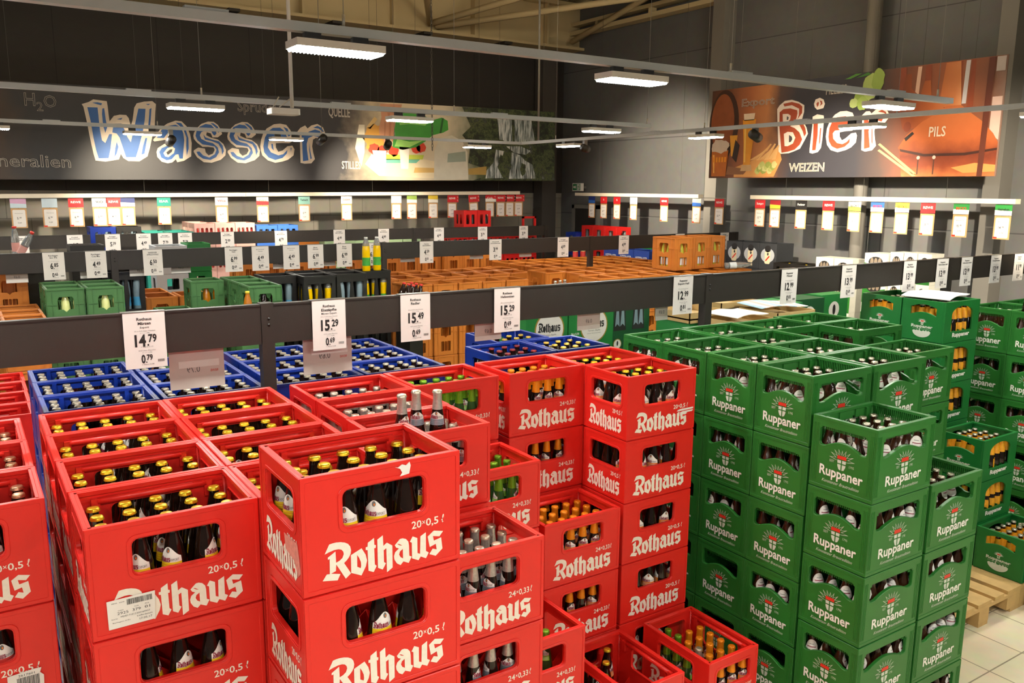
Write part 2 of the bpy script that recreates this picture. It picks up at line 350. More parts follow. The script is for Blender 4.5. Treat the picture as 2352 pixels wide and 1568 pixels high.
def stroke(pts, wd, off):
    """A pen stroke along pts as a strip of quads."""
    v, f = [], []
    for i, (x, y) in enumerate(pts):
        a, b = pts[max(0, i - 1)], pts[min(len(pts) - 1, i + 1)]
        dx, dy = b[0] - a[0], b[1] - a[1]
        l = math.hypot(dx, dy) or 1
        v += [(x - dy / l * wd / 2, y + dx / l * wd / 2, off), (x + dy / l * wd / 2, y - dx / l * wd / 2, off)]
        if i: f.append((2 * i - 2, 2 * i - 1, 2 * i + 1, 2 * i))
    return v, f
RL, RW, RH = 0.3935, 0.2885, 0.2795
def red_crate(vol):
    L, W, H, t = RL, RW, RH, 0.010
    wl, ws = rr(0.096, 0.146, 0.301, 0.236, 0.016), rr(0.046, 0.146, 0.246, 0.236, 0.016)
    mb = basket(L, W, H, t, RED, [wl], [ws])
    for k, (wid, T) in sides(L, W, t).items():
        a, b = (0.096, 0.301) if k in 'fb' else (0.046, 0.246)
        win = rr(a - 0.002, 0.144, b + 0.002, 0.238, 0.018)
        mb.prism([rr(a - 0.011, 0.135, b + 0.011, 0.247, 0.024), win], 0.0022, RED, T, 0.0009)
        mb.prism([rr(0.0, 0.006, wid, H, 0.003), rr(0.010, 0.016, wid - 0.010, H - 0.011, 0.004)], 0.0016, RED, T, 0.0006)
        mb.prism([win, rr(a + 0.001, 0.147, b - 0.001, 0.235, 0.016)], 0.0105, RED, lambda u, v, w, T=T: T(u, v, w - 0.0125))
    for s in (-1, 1):                                  # rolled grip and claws inside the long walls
        y = s * (W / 2 - t - 0.007)
        mb.tube((-0.135, y, H - 0.030), (0.135, y, H - 0.030), 0.0095, RED, 10)
        for x in (-0.14, 0.14):
            mb.box(x - 0.010, y - 0.007, H - 0.066, x + 0.010, y + 0.010, H - 0.022, RED)
            for q in range(3):
                sx = 1 if x > 0 else -1
                mb.box(min(x + sx * 0.012, x + sx * 0.042), s * (W / 2 - t) - 0.004, H - 0.030 - q * 0.013, max(x + sx * 0.012, x + sx * 0.042), s * (W / 2 - t) + 0.004, H - 0.026 - q * 0.013, RED)
        for x in (-1, 1):                              # rounded inner corners
            mb.tube((x * (L / 2 - t - 0.001), s * (W / 2 - t - 0.001), 0.01), (x * (L / 2 - t - 0.001), s * (W / 2 - t - 0.001), H - 0.004), 0.006, RED, 8)
    lt = MB()
    RO = [[(x / 1e4, y / 1e4) for x, y in l] for l in ROTHAUS]
    for k, (wid, T) in sides(L, W, t).items():
        q = wid / 0.4
        lt.flat([[(x * q, y) for x, y in l] for l in RO], CREAM, T, 0.0009)
        n = '20' if vol == 20 else '24'
        put_text(lt, n, CREAM, T, 0.269 * q, 0.1085, 0.018, align='L', width=0.026 * q, bold=0.02, off=0.0009)
        put_text(lt, '×', CREAM, T, 0.301 * q, 0.112, 0.014, width=0.008 * q, off=0.0009)
        put_text(lt, '0,5' if vol == 20 else '0,33', CREAM, T, 0.307 * q, 0.1085, 0.018, align='L', width=(0.034 if vol == 20 else 0.038) * q, bold=0.02, off=0.0009)
        lt.add(*stroke([((0.349 + a * 0.0075) * q, 0.1085 + b * 0.020) for a, b in ((0.0, 0.30), (0.35, 0.42), (0.75, 0.72), (0.86, 0.93), (0.72, 1.0), (0.52, 0.86), (0.36, 0.40), (0.34, 0.10), (0.46, 0.0), (0.70, 0.12))], 0.0017, 0.0009), CREAM, False, T)
    return mb, lt, grid(L, W, t, 5 if vol == 20 else 6, 4, 0.085, RED, 0.03)

GL, GW, GH = 0.400, 0.2965, 0.3075
def burst(lt, T, cx, cy_, s, filled=False, simple=False):
    """Sun rays over a shield with a red top."""
    pts = []
    for k in range(19):
        a = math.radians(-8 + k * 196 / 18)
        r = (1.0 if k % 2 else 0.50) * s * (0.80 + 0.30 * abs(math.cos(a)))
        pts.append((cx + r * 1.05 * math.cos(a), cy_ + r * math.sin(a)))
    if filled:
        lt.flat([pts], PALE, T, 0.0011)
    else:
        inner = [(cx + (x - cx) * 0.86, cy_ + (y - cy_) * 0.86 + 0.0004) for x, y in pts]
        lt.flat([pts, inner], PALE, T, 0.0011)
    if simple: return
    u = s * 0.42
    lt.flat([[(cx - u, cy_ + 0.06 * s), (cx + u, cy_ + 0.06 * s), (cx + u * 0.92, cy_ + 0.34 * s), (cx - u * 0.92, cy_ + 0.34 * s)]], REDP, T, 0.0014)
    b = [(cx - u * 0.9, cy_ - 0.02 * s), (cx + u * 0.9, cy_ - 0.02 * s), (cx + u * 0.85, cy_ - 0.5 * s), (cx + u * 0.55, cy_ - 0.78 * s), (cx, cy_ - 0.86 * s), (cx - u * 0.55, cy_ - 0.78 * s), (cx - u * 0.85, cy_ - 0.5 * s)]
    lt.flat([b], PALE, T, 0.0012)
    lt.flat([[(cx - 0.05 * s, cy_ - 0.86 * s), (cx + 0.05 * s, cy_ - 0.86 * s), (cx + 0.05 * s, cy_ - 0.02 * s), (cx - 0.05 * s, cy_ - 0.02 * s)]], GREEN, T, 0.0015)
    lt.flat([[(cx - u, cy_ - 0.36 * s), (cx + u, cy_ - 0.36 * s), (cx + u, cy_ - 0.27 * s), (cx - u, cy_ - 0.27 * s)]], GREEN, T, 0.0016)
def hump_window(wid):
    a, b, c = 0.115 * wid, 0.865 * wid, 0.49 * wid
    top, low, hump = 0.268, 0.186, 0.216
    p = [(a + 0.012, top), (a, top - 0.012), (a, low + 0.012), (a + 0.004, low + 0.003), (a + 0.014, low)]
    p += [(a + 0.10 * wid, low + 0.002), (a + 0.135 * wid, low + 0.009)]
    n = 10
    for k in range(n + 1):
        t = k / n
        p.append((a + 0.16 * wid + (b - a - 0.32 * wid) * t, low + 0.012 + (hump - low - 0.012) * math.sin(PI * t)))
    p += [(b - 0.135 * wid, low + 0.009), (b - 0.10 * wid, low + 0.002), (b - 0.014, low), (b - 0.004, low + 0.003), (b, low + 0.012), (b, top - 0.012), (b - 0.012, top)]
    return p
def green_crate():
    L, W, H, t = GL, GW, GH, 0.011
    mb = basket(L, W, H, t, GREEN, [hump_window(L)], [hump_window(W)])
    lt = MB()
    for k, (wid, T) in sides(L, W, t).items():
        for x in (0.006, 0.013, 0.020, 0.027):
            for xx in (x, wid - x - 0.003):
                mb.prism([[(xx, 0.03), (xx + 0.003, 0.03), (xx + 0.003, H - 0.03), (xx, H - 0.03)]], 0.0012, GREEN, T)
        mb.prism([rr(0, 0.005, wid, H, 0.002), rr(0.004, 0.018, wid - 0.004, H - 0.012, 0.002)], 0.0014, GREEN, T, 0.0005)
        hw = hump_window(wid)
        c0, c1 = wid * 0.49, 0.225
        mb.prism([hw, [(c0 + (x - c0) * 0.985, c1 + (y - c1) * 0.96) for x, y in hw]], 0.012, GREEN, lambda u, v, w, T=T: T(u, v, w - 0.0135))
        c = wid / 2
        burst(lt, T, c, 0.146, 0.052 * (1.0 if k in 'lr' else 1.15))
        wv = 0.68 * wid if k in 'lr' else 0.62 * wid
        put_text(lt, 'Ruppaner', WHITE, T, c, 0.066, 0.040, width=wv, bold=0.035, off=0.0012)
        put_text(lt, 'Konstanzer Brautradition', PALE, T, c, 0.036, 0.013, width=wv * 0.86, shear=0.45, off=0.0012)
        put_text(lt, 'SEIT', PALE, T, c - 0.046, 0.128, 0.010, width=0.022, off=0.0012)
        put_text(lt, '1795', PALE, T, c + 0.046, 0.122, 0.010, width=0.022, off=0.0012)
    for s in (-1, 1):
        n = 26                                         # fine comb ribs inside the short walls
        for q in range(n):
            y = -W / 2 + 0.035 + (W - 0.07) * q / (n - 1)
            x = s * (L / 2 - t)
            mb.box(min(x, x - s * 0.006), y - 0.0018, H - 0.055, max(x, x - s * 0.006), y + 0.0018, H - 0.012, GREEN)
        for q in (-0.11, 0.0, 0.11):
            y = s * (W / 2 - t)
            mb.box(q - 0.045, min(y, y - s * 0.005), H - 0.050, q + 0.045, max(y, y - s * 0.005), H - 0.014, GREEN)
        for q in (-0.135, 0.135):
            mb.box(q - 0.008, min(y, y - s * 0.016), H - 0.060, q + 0.008, max(y, y - s * 0.016), H - 0.012, GREEN)
        for x in (-1, 1):
            mb.tube((x * (L / 2 - t - 0.001), s * (W / 2 - t - 0.001), 0.01), (x * (L / 2 - t - 0.001), s * (W / 2 - t - 0.001), H - 0.006), 0.007, GREEN, 8)
    return mb, lt, grid(L, W, t, 5, 4, 0.09, GREEN, 0.02)
TL, TW, TH = 0.400, 0.296, 0.2695
def tall_window_crate():
    L, W, H, t = TL, TW, TH, 0.011
    def tall(wid):
        p = [(0.20 * wid, 0.075), (0.80 * wid, 0.075), (0.80 * wid, 0.185)]
        for k in range(1, 12):
            a = PI * k / 12
            p.append((0.5 * wid + 0.30 * wid * math.cos(a), 0.185 + 0.052 * math.sin(a)))
        return p + [(0.20 * wid, 0.185)]
    def slot(wid):
        p = []
        for k in range(11):
            u = k / 10
            p.append((0.2 * wid + 0.6 * wid * u, 0.172 + 0.020 * math.sin(PI * u)))
        for k in range(11):
            u = 1 - k / 10
            p.append((0.2 * wid + 0.6 * wid * u, 0.222 + 0.020 * math.sin(PI * u)))
        return p
    mb = basket(L, W, H, t, DGREEN, [tall(L)], [slot(W)])
    lt = MB()
    for k, (wid, T) in sides(L, W, t).items():
        c = wid / 2
        if k in 'fb':
            put_text(lt, 'Ruppaner', WHITE, T, c, 0.040, 0.026, width=0.50 * wid, bold=0.06, off=0.0012)
        else:
            burst(lt, T, c, 0.128, 0.026, True)
            put_text(lt, 'Ruppaner', PALE, T, c, 0.090, 0.018, width=0.50 * wid, bold=0.05, off=0.0012)
            put_text(lt, 'Konstanzer Brautradition', PALE, T, c, 0.079, 0.005, width=0.42 * wid, off=0.0012)
            sk = [(c + 0.062 * math.cos(a), 0.066 + 0.040 * math.sin(a)) for a in [PI + PI * q / 14 for q in range(15)]]
            sky = [(0.055, 0.07), (0.045, 0.074), (0.04, 0.068), (0.03, 0.078), (0.024, 0.068), (0.012, 0.074), (0.004, 0.067), (-0.008, 0.068), (-0.014, 0.086), (-0.02, 0.068), (-0.032, 0.074), (-0.04, 0.068), (-0.052, 0.071)]
            lt.flat([sk + [(c + x, y) for x, y in sky]], PALE, T, 0.0012)
    return mb, lt, grid(L, W, t, 6, 4, 0.08, DGREEN)
def plain_crate(L, W, H, m, nx, ny, win=True):
    t = 0.010
    mb = basket(L, W, H, t, m, [rr(L * .25, H * .55, L * .75, H * .84, 0.015)] if win else [], [rr(W * .22, H * .55, W * .78, H * .84, 0.015)] if win else [])
    for k, (wid, T) in sides(L, W, t).items():
        mb.prism([rr(0, 0.006, wid, H, 0.002), rr(0.008, 0.016, wid - 0.008, H - 0.012, 0.003)], 0.0015, m, T, 0.0005)
    for s in (-1, 1):
        for q in (-0.3, 0.3):
            y = s * (W / 2 - t)
            mb.box(q * L - 0.008, min(y, y - s * 0.014), H - 0.06, q * L + 0.008, max(y, y - s * 0.014), H - 0.012, m)
        for x in (-1, 1):
            mb.tube((x * (L / 2 - t - 0.003), s * (W / 2 - t - 0.003), 0.01), (x * (L / 2 - t - 0.003), s * (W / 2 - t - 0.003), H - 0.006), 0.010, m, 8)
    return mb, None, grid(L, W, t, nx, ny, H * 0.35, m)
def water_crate(L, W, H, m, nx=4, ny=3, deep=0.86):
    """Ribbed mineral-water crate: an upper window with a pointed sill and slots below."""
    t = 0.008
    def holes(wid):
        c = wid / 2
        a = wid * 0.21
        up_ = [(c - a, H * .56), (c - a * .35, H * .55), (c, H * .50), (c + a * .35, H * .55), (c + a, H * .56), (c + a, H * .76), (c + a * .8, H * .82), (c - a * .8, H * .82), (c - a, H * .76)]
        lo = [rr(c - a * .95, H * .12, c - a * .28, H * .40, 0.006, 2), rr(c - a * .18, H * .12, c + a * .18, H * .40, 0.006, 2), rr(c + a * .28, H * .12, c + a * .95, H * .40, 0.006, 2)]
        return [up_] + lo
    mb = basket(L, W, H, t, m, holes(L), holes(W))
    for k, (wid, T) in sides(L, W, t).items():
        for z in (H - 0.010, H * .66):
            for x0, x1 in ((0, wid * .26), (wid * .74, wid)) if z < H - 0.02 else ((0, wid),):
                mb.prism([[(x0, z - .003), (x1, z - .003), (x1, z + .004), (x0, z + .004)]], 0.005, m, T)
        for x in (0.004, wid * .16, wid * .84, wid - .004):
            mb.prism([[(x - .0025, 0.01), (x + .0025, 0.01), (x + .0025, H - .005), (x - .0025, H - .005)]], 0.004, m, T)
    return mb, None, grid(L, W, t, nx, ny, H * deep, m)
def open_crate(L, W, H, m, nx=4, ny=3):
    """Cola crate: a narrow rim carried on waisted posts."""
    t = 0.010
    def hole(wid):
        c, out = wid / 2, []
        for a, b in ((0.12, 0.46), (0.54, 0.88)):
            mid = (a + b) / 2 * wid
            q = (b - a) / 2 * wid
            out.append([(mid - q, H * .10), (mid + q, H * .10), (mid + q * .78, H * .42), (mid + q, H * .80), (mid - q, H * .80), (mid - q * .78, H * .42)])
        return out
    mb = basket(L, W, H, t, m, hole(L), hole(W))
    for k, (wid, T) in sides(L, W, t).items():
        mb.prism([[(0, H - .02), (wid, H - .02), (wid, H), (0, H)]], 0.004, m, T)
    return mb, None, grid(L, W, t, nx, ny, H * 0.9, m)

# ---------------------------------------------------------------- bottles
EURO = [(0.028, 0), (0.0318, 0.004), (0.0322, 0.090), (0.0312, 0.112), (0.0262, 0.148), (0.0190, 0.188), (0.0142, 0.208), (0.0132, 0.222), (0.0142, 0.224), (0.0142, 0.232)]
VICHY = [(0.026, 0), (0.0286, 0.004), (0.0290, 0.080), (0.0280, 0.098), (0.0225, 0.135), (0.0165, 0.170), (0.0138, 0.195), (0.0132, 0.215), (0.0140, 0.217), (0.0140, 0.226)]
NRWS = [(0.026, 0), (0.0298, 0.004), (0.0302, 0.150), (0.0285, 0.172), (0.0195, 0.200), (0.0148, 0.222), (0.0134, 0.236), (0.0142, 0.238), (0.0142, 0.245)]
NRW = [(0.028, 0), (0.0320, 0.004), (0.0324, 0.150), (0.0300, 0.172), (0.0200, 0.200), (0.0148, 0.222), (0.0134, 0.246), (0.0142, 0.248), (0.0142, 0.255)]
def rad(prof, z):
    for (r0, z0), (r1, z1) in zip(prof, prof[1:]):
        if z0 <= z <= z1 and z1 > z0: return r0 + (r1 - r0) * (z - z0) / (z1 - z0)
    return prof[-1][0]
def cap_mesh(z, m):
    mb = MB()
    n = 42
    v, f = [], []
    rings = [(0.0162, z - 0.006, 1), (0.0152, z - 0.001, 0.5), (0.0140, z + 0.0022, 0), (0.0110, z + 0.0030, 0)]
    for r, zz, wv in rings:
        for k in range(n):
            a = 2 * PI * k / n
            q = r + (0.0008 * wv if k % 2 else -0.0004 * wv)
            v.append((q * math.cos(a), q * math.sin(a), zz))
    for j in range(3):
        for k in range(n):
            f.append((j * n + k, j * n + (k + 1) % n, (j + 1) * n + (k + 1) % n, (j + 1) * n + k))
    f.append(tuple(3 * n + k for k in range(n)))
    mb.add(v, f, m, True)
    return mb
def band(mb, prof, z0, z1f, half, m, off, n=14, rows=5, z0f=None):
    v, f = [], []
    for i in range(n + 1):
        t = -half + 2 * half * i / n
        a = -PI / 2 + t
        zb = z0f(t / half) if z0f else z0
        zt = z1f(t / half)
        for j in range(rows + 1):
            z = zb + (zt - zb) * j / rows
            r = rad(prof, z) + off
            v.append((r * math.cos(a), r * math.sin(a), z))
    for i in range(n):
        for j in range(rows):
            p = i * (rows + 1) + j
            f.append((p, p + rows + 1, p + rows + 2, p + 1))
    mb.add(v, f, m, True)
def label_mesh(prof, z0, zm, z1, low, lettering=True, half=1.25):
    """Shoulder label: coloured lower band, white crest above, wordmark and crest in print."""
    mb = MB()
    crest = lambda s: zm + (z1 - zm) * (0.35 + 0.65 * math.cos(s * 1.45) ** 2)
    band(mb, prof, z0, lambda s: zm, half, low, 0.0006)
    band(mb, prof, zm, crest, half, WHITE, 0.0006)
    if lettering:
        r0 = rad(prof, zm + 0.006)
        def T(u, v, w_):
            a = -PI / 2 + u
            z = zm + v
            r = rad(prof, z) + 0.0014
            return (r * math.cos(a), r * math.sin(a), z)
        for l in [[(x / 1e4, y / 1e4) for x, y in ROTHAUS[i]] for i in (0, 1, 3, 4, 5, 8, 9)]:
            mb.flat([[(-1.15 + (x - 0.05) * 4.6, 0.001 + (y - 0.03) * 0.17) for x, y in l]], LPUR, T)
        put_text(mb, 'EXPORT', GREYINK, T, 0.62, 0.003, 0.006, width=0.75, off=0)
        mb.flat([ell(0.0, (z1 - zm) * 0.78, 0.20, 0.0065, 10)], GREYINK, T)
        mb.flat([ell(0.05, (z1 - zm) * 0.74, 0.07, 0.003, 8)], LORA, T)
        for q in range(3):
            zq = z0 + (zm - z0) * (0.25 + 0.25 * q)
            band(mb, prof, zq - 0.0006, lambda s, zq=zq: zq + 0.0006, half * 0.8, LPUR if low is LRED else GREYINK if low is LSIL else LORA if low is LYEL else WHITE, 0.0010, rows=1)
    return mb
def bottle_kind(name, desc, prof, glass, capm, label=None, foil=None, foil_from=0.14, oval=False, neck=None):
    b = MB().lathe(prof, 20, glass)
    kids = [('cap', cap_mesh(prof[-1][1], capm).mesh('cap'))]
    if foil:
        f = MB()
        p = [(rad(prof, z) + 0.0009, z) for z in [foil_from + (prof[-1][1] - foil_from) * q / 8 for q in range(9)]]
        f.lathe(p, 20, foil, cap=False)
        kids.append(('neck_foil', f.mesh('neck_foil')))
    if label: kids.append(('label', label_mesh(prof, *label).mesh('label')))
    if oval:
        l = MB()
        band(l, prof, 0.15, lambda s: 0.190 + 0.026 * math.sqrt(max(0, 1 - s * s)), 1.15, WHITE, 0.0006, z0f=lambda s: 0.190 - 0.032 * math.sqrt(max(0, 1 - s * s)))
        band(l, prof, 0.184, lambda s: 0.1875, 0.75, LPUR, 0.001, rows=1)
        band(l, prof, 0.196, lambda s: 0.198, 0.45, GREYINK, 0.001, rows=1)
        band(l, prof, 0.06, lambda s: 0.125, 1.1, WHITE, 0.0006)
        kids.append(('label', l.mesh('label')))
    if neck:
        l = MB()
        band(l, prof, 0.140, lambda s: 0.208, PI, neck, 0.0035, n=20)
        band(l, prof, 0.04, lambda s: 0.115, 1.3, neck, 0.0008)
        kids.append(('label', l.mesh('label')))
    return dict(name=name, desc=desc, mesh=b.mesh(name), kids=kids, h=prof[-1][1])
BOT = {
    'gold': bottle_kind('gold_capped_bottle', 'gold-capped', EURO, GLASSB, GOLD, (0.118, 0.141, 0.178, LYEL)),
    'pils': bottle_kind('copper_capped_bottle', 'copper-capped', EURO, GLASSB, ROSE, (0.118, 0.141, 0.178, LRED)),
    'orange20': bottle_kind('orange_label_bottle', 'orange-labelled', EURO, GLASSB, GOLD, (0.118, 0.141, 0.178, LORA)),
    'silver': bottle_kind('silver_foil_bottle', 'silver-foiled', VICHY, GLASSB, SILVER, (0.116, 0.136, 0.160, LSIL), FOILS, 0.166),
    'orange': bottle_kind('orange_foil_bottle', 'orange-foiled', VICHY, GLASSB, FOILO, (0.116, 0.136, 0.160, LORA), FOILO, 0.166),
    'green': bottle_kind('green_foil_bottle', 'green-foiled', VICHY, GLASSG, FOILG, (0.116, 0.136, 0.160, LGRE), FOILG, 0.166),
    'white': bottle_kind('silver_capped_bottle', 'silver-capped', NRW, GLASSA, SILVER, oval=True),
    'blue': bottle_kind('dark_bottle', 'dull-capped dark', NRWS, GLASSB, DSILVER),
    'wine': bottle_kind('wine_capped_bottle', 'wine-capped', NRWS, GLASSB, WINE),
    'brass': bottle_kind('brass_capped_bottle', 'brass-capped', NRWS, GLASSB, mat('brass_cap', '#c9a94a', 0.28, 0.8)),
    'carton': bottle_kind('orange_sleeve_bottle', 'orange-sleeved', VICHY, GLASSB, SILVER, neck=mat('orange_sleeve', '#f0a01c', 0.5, var=0.3, scale=60)),
}
bottle_queue = []
def bottle(kind, loc, where, tilt=(0, 0), group=None, yaw=None):
    bottle_queue.append((kind, Vector(loc), where, tilt, group, (random.uniform(-1.3, 1.0) if random.random() < 0.42 else random.uniform(-PI, PI)) if yaw is None else yaw))
def flush_bottles():
    """Nearest first: up to 300 of a kind are things of their own, the rest one object of stuff."""
    count, rest = {}, {}
    for kind, loc, where, tilt, group, yaw in sorted(bottle_queue, key=lambda q: (q[1] - cam.location).length):
        K = BOT[kind]
        count[kind] = count.get(kind, 0) + 1
        if count[kind] > 300:
            rest.setdefault(kind, []).append((loc, tilt, yaw))
            continue
        o = obj(K['name'], K['mesh'], None, loc, yaw, '%s bottle, %s' % (K['desc'], where), 'bottle', group)
        o.rotation_euler = (tilt[0], tilt[1], yaw)
        near = (loc - cam.location).length < 5.2 or kind == 'carton'
        for n, me in K['kids']:
            if near or n in ('cap', 'neck_foil'): obj(n, me, o)
    for kind, L in rest.items():
        K = BOT[kind]
        mb = MB()
        for me in [K['mesh']] + [m for _, m in K['kids'][:1]]:
            vs = [v.co.copy() for v in me.vertices]
            fs = [tuple(p.vertices) for p in me.polygons]
            for loc, tilt, yaw in L:
                R = Matrix.Translation(loc) @ Matrix.Rotation(yaw, 4, 'Z')
                mb.add([R @ v for v in vs], fs, me.materials[0], True)
        obj(K['name'].replace('bottle', 'bottles'), mb, label='far %s bottles standing in the crates at the back' % K['desc'], cat='bottles', kind='stuff')
# ---------------------------------------------------------------- room shell
XW, YW, ZC = 8.62, 11.66, 5.35
def plane(name, pts, m, uv, kind_='structure'):
    me = bpy.data.meshes.new(name)
    me.from_pydata(pts, [], [tuple(range(len(pts)))])
    l = me.uv_layers.new()
    for k, q in enumerate(uv): l.data[k].uv = q
    me.materials.append(m)
    return obj(name, me, kind=kind_)
FLOOR = tiles('floor_tiles', '#f4e8ca', '#eee0be', '#a2937a', 0.33, 0.33, 0.004, 0.30)
WALLM = tiles('grey_wall_panels', '#6d6d6d', '#696969', '#4a4a4b', 6.0, 1.13, 0.006, 0.75)
DARKW = mat('dark_grey_wall', '#4a4541', 0.8, var=0.06, scale=2)
STEEL = mat('grey_column_paint', '#77746f', 0.6, var=0.05, scale=3)
SHEET = mat('beige_roof_sheet', '#c9b78d', 0.7, var=0.06, scale=2)
plane('floor', [(-4, -5, 0), (XW, -5, 0), (XW, YW, 0), (-4, YW, 0)], FLOOR, [(-4, -5), (XW, -5), (XW, YW), (-4, YW)])
UPPER = tiles('dark_wall_cladding', '#393430', '#37322e', '#282522', 1.15, 6.0, 0.006, 0.75)
LOWER = tiles('pale_wall_blocks', '#a39d92', '#9d978c', '#77726a', 0.5, 0.25, 0.004, 0.75, offset=0.5)
plane('wall_back', [(-4, YW, 0), (XW, YW, 0), (XW, YW, 2.38), (-4, YW, 2.38)], LOWER, [(-4, 0.2), (XW, 0.2), (XW, 2.58), (-4, 2.58)])
plane('wall_back_upper', [(-4, YW, 2.38), (XW, YW, 2.38), (XW, YW, ZC), (-4, YW, ZC)], UPPER, [(-4, 0.2), (XW, 0.2), (XW, ZC + .2), (-4, ZC + .2)])
plane('wall_right', [(XW, YW, 0), (XW, -5, 0), (XW, -5, ZC), (XW, YW, ZC)], WALLM, [(0, 0.2), (YW + 5, 0.2), (YW + 5, ZC + .2), (0, ZC + .2)])
mb = MB()                                               # roof sheet with trapezoidal ribs running across the hall
x = -4.0
while x < XW:
    for x0, z0, x1, z1 in ((x, ZC, x + 0.10, ZC), (x + 0.10, ZC, x + 0.14, ZC + 0.10), (x + 0.14, ZC + 0.10, x + 0.24, ZC + 0.10), (x + 0.24, ZC + 0.10, x + 0.28, ZC)):
        mb.add([(x0, -5, z0), (x1, -5, z1), (x1, YW, z1), (x0, YW, z0)], [(0, 1, 2, 3)], SHEET)
    x += 0.28
obj('ceiling', mb, kind='structure')
def struct(name, mb): return obj(name, mb, kind='structure')
mb = MB()                                               # main girder along the back wall, an I section
for z0, z1, y0, y1 in ((4.62, 4.66, 11.12, 11.42), (4.66, 5.30, 11.25, 11.29), (5.26, 5.32, 11.12, 11.42)): mb.box(-4, y0, z0, XW, y1, z1, SHEET)
for q in range(9): mb.box(-2.5 + 1.3 * q, 11.13, 4.66, -2.47 + 1.3 * q, 11.28, 5.26, SHEET)
struct('beam_back', mb)
mb = MB()
for z0, z1, x0, x1 in ((4.84, 4.90, 8.42, 8.60), (4.98, 5.03, 8.44, 8.60)): mb.box(x0, 4.0, z0, x1, 11.3, z1, SHEET)
for q in range(6): mb.box(8.46, 4.6 + 1.2 * q, 4.9, 8.56, 4.66 + 1.2 * q, 5.0, SHEET)
struct('beam_right', mb)
mb = MB()
for z0, z1, y0, y1 in ((4.98, 5.02, 7.92, 8.18), (5.02, 5.34, 8.03, 8.07)): mb.box(2.0, y0, z0, XW, y1, z1, SHEET)
struct('beam_middle', mb)
mb = MB()
for a, b in (((5.9, 11.2, 4.75), (4.6, 9.0, 5.30)), ((5.9, 11.2, 4.75), (7.6, 8.6, 5.30)), ((8.35, 11.1, 4.72), (8.5, 8.8, 5.30)), ((6.0, 11.2, 4.72), (8.5, 8.3, 5.05))):
    mb.tube(a, b, 0.045, SHEET, 6)
struct('beam_braces', mb)
mb = MB()
for q in range(7): mb.box(-1.0 + 1.35 * q, 11.10, 4.585, -0.86 + 1.35 * q, 11.42, 4.62, mat('dark_bracket', '#34302c', 0.7))
struct('beam_brackets', mb)
for k, (y0, y1, z1) in enumerate(((7.955, 8.155, 5.0), (4.31, 4.47, 5.0), (11.30, 11.66, 4.62))):
    mb = MB()
    if k < 2: mb.box(8.40, y0, 0, XW, y1, z1, STEEL)
    else: mb.box(8.02, 11.38, 0, 8.30, 11.62, 4.62, DARKW)
    struct('column_%d' % (k + 1), mb)
mb = MB()
mb.tube((8.48, 5.86, 0), (8.48, 5.86, 5.2), 0.075, STEEL, 16)
o = obj('drain_pipe', mb, label='vertical round grey pipe on the right wall behind the copper-kettle banner', cat='pipe')
mb = MB()
mb.box(8.585, 10.66, 0, 8.618, 11.22, 2.14, mat('dark_doorway', '#25211e', 0.8))
obj('door_1', mb, kind='structure')
mb = MB()
for a in ((8.56, 10.60, 0, 8.618, 10.66, 2.20), (8.56, 11.22, 0, 8.618, 11.28, 2.20), (8.56, 10.60, 2.14, 8.618, 11.28, 2.20)): mb.box(*a, STEEL)
obj('trim_1', mb, kind='structure')
# exit sign on the corner wall
mb = MB()
mb.box(8.44, 10.90, 2.42, 8.50, 11.12, 2.545, WHITE)
mb.box(8.50, 10.98, 2.46, 8.6195, 11.04, 2.50, STEEL)
t = obj('exit_sign', mb, label='small green emergency exit sign high on the wall left of the hanging price signs', cat='sign')
mb = MB()
EX = mat('exit_green', '#1f7a44', 0.5)
TX = lambda u, v, w: (8.4395 - w, 11.11 - u, 2.428 + v)
mb.flat([[(0.004, 0.004), (0.196, 0.004), (0.196, 0.105), (0.004, 0.105)]], EX, TX)
mb.flat([[(0.02, 0.04), (0.06, 0.04), (0.06, 0.02), (0.09, 0.055), (0.06, 0.09), (0.06, 0.07), (0.02, 0.07)]], WHITE, TX, 0.001)
mb.flat([[(0.11, 0.012), (0.18, 0.012), (0.18, 0.098), (0.11, 0.098)]], WHITE, TX, 0.001)
mb.flat([ell(0.145, 0.082, 0.008, 0.008, 10)], EX, TX, 0.002)
mb.flat([[(0.128, 0.07), (0.155, 0.074), (0.165, 0.055), (0.158, 0.052), (0.152, 0.062), (0.150, 0.045), (0.162, 0.020), (0.154, 0.018), (0.142, 0.040), (0.128, 0.022), (0.122, 0.026), (0.136, 0.050), (0.138, 0.064), (0.125, 0.062)]], EX, TX, 0.002)
obj('pictogram', mb, t)

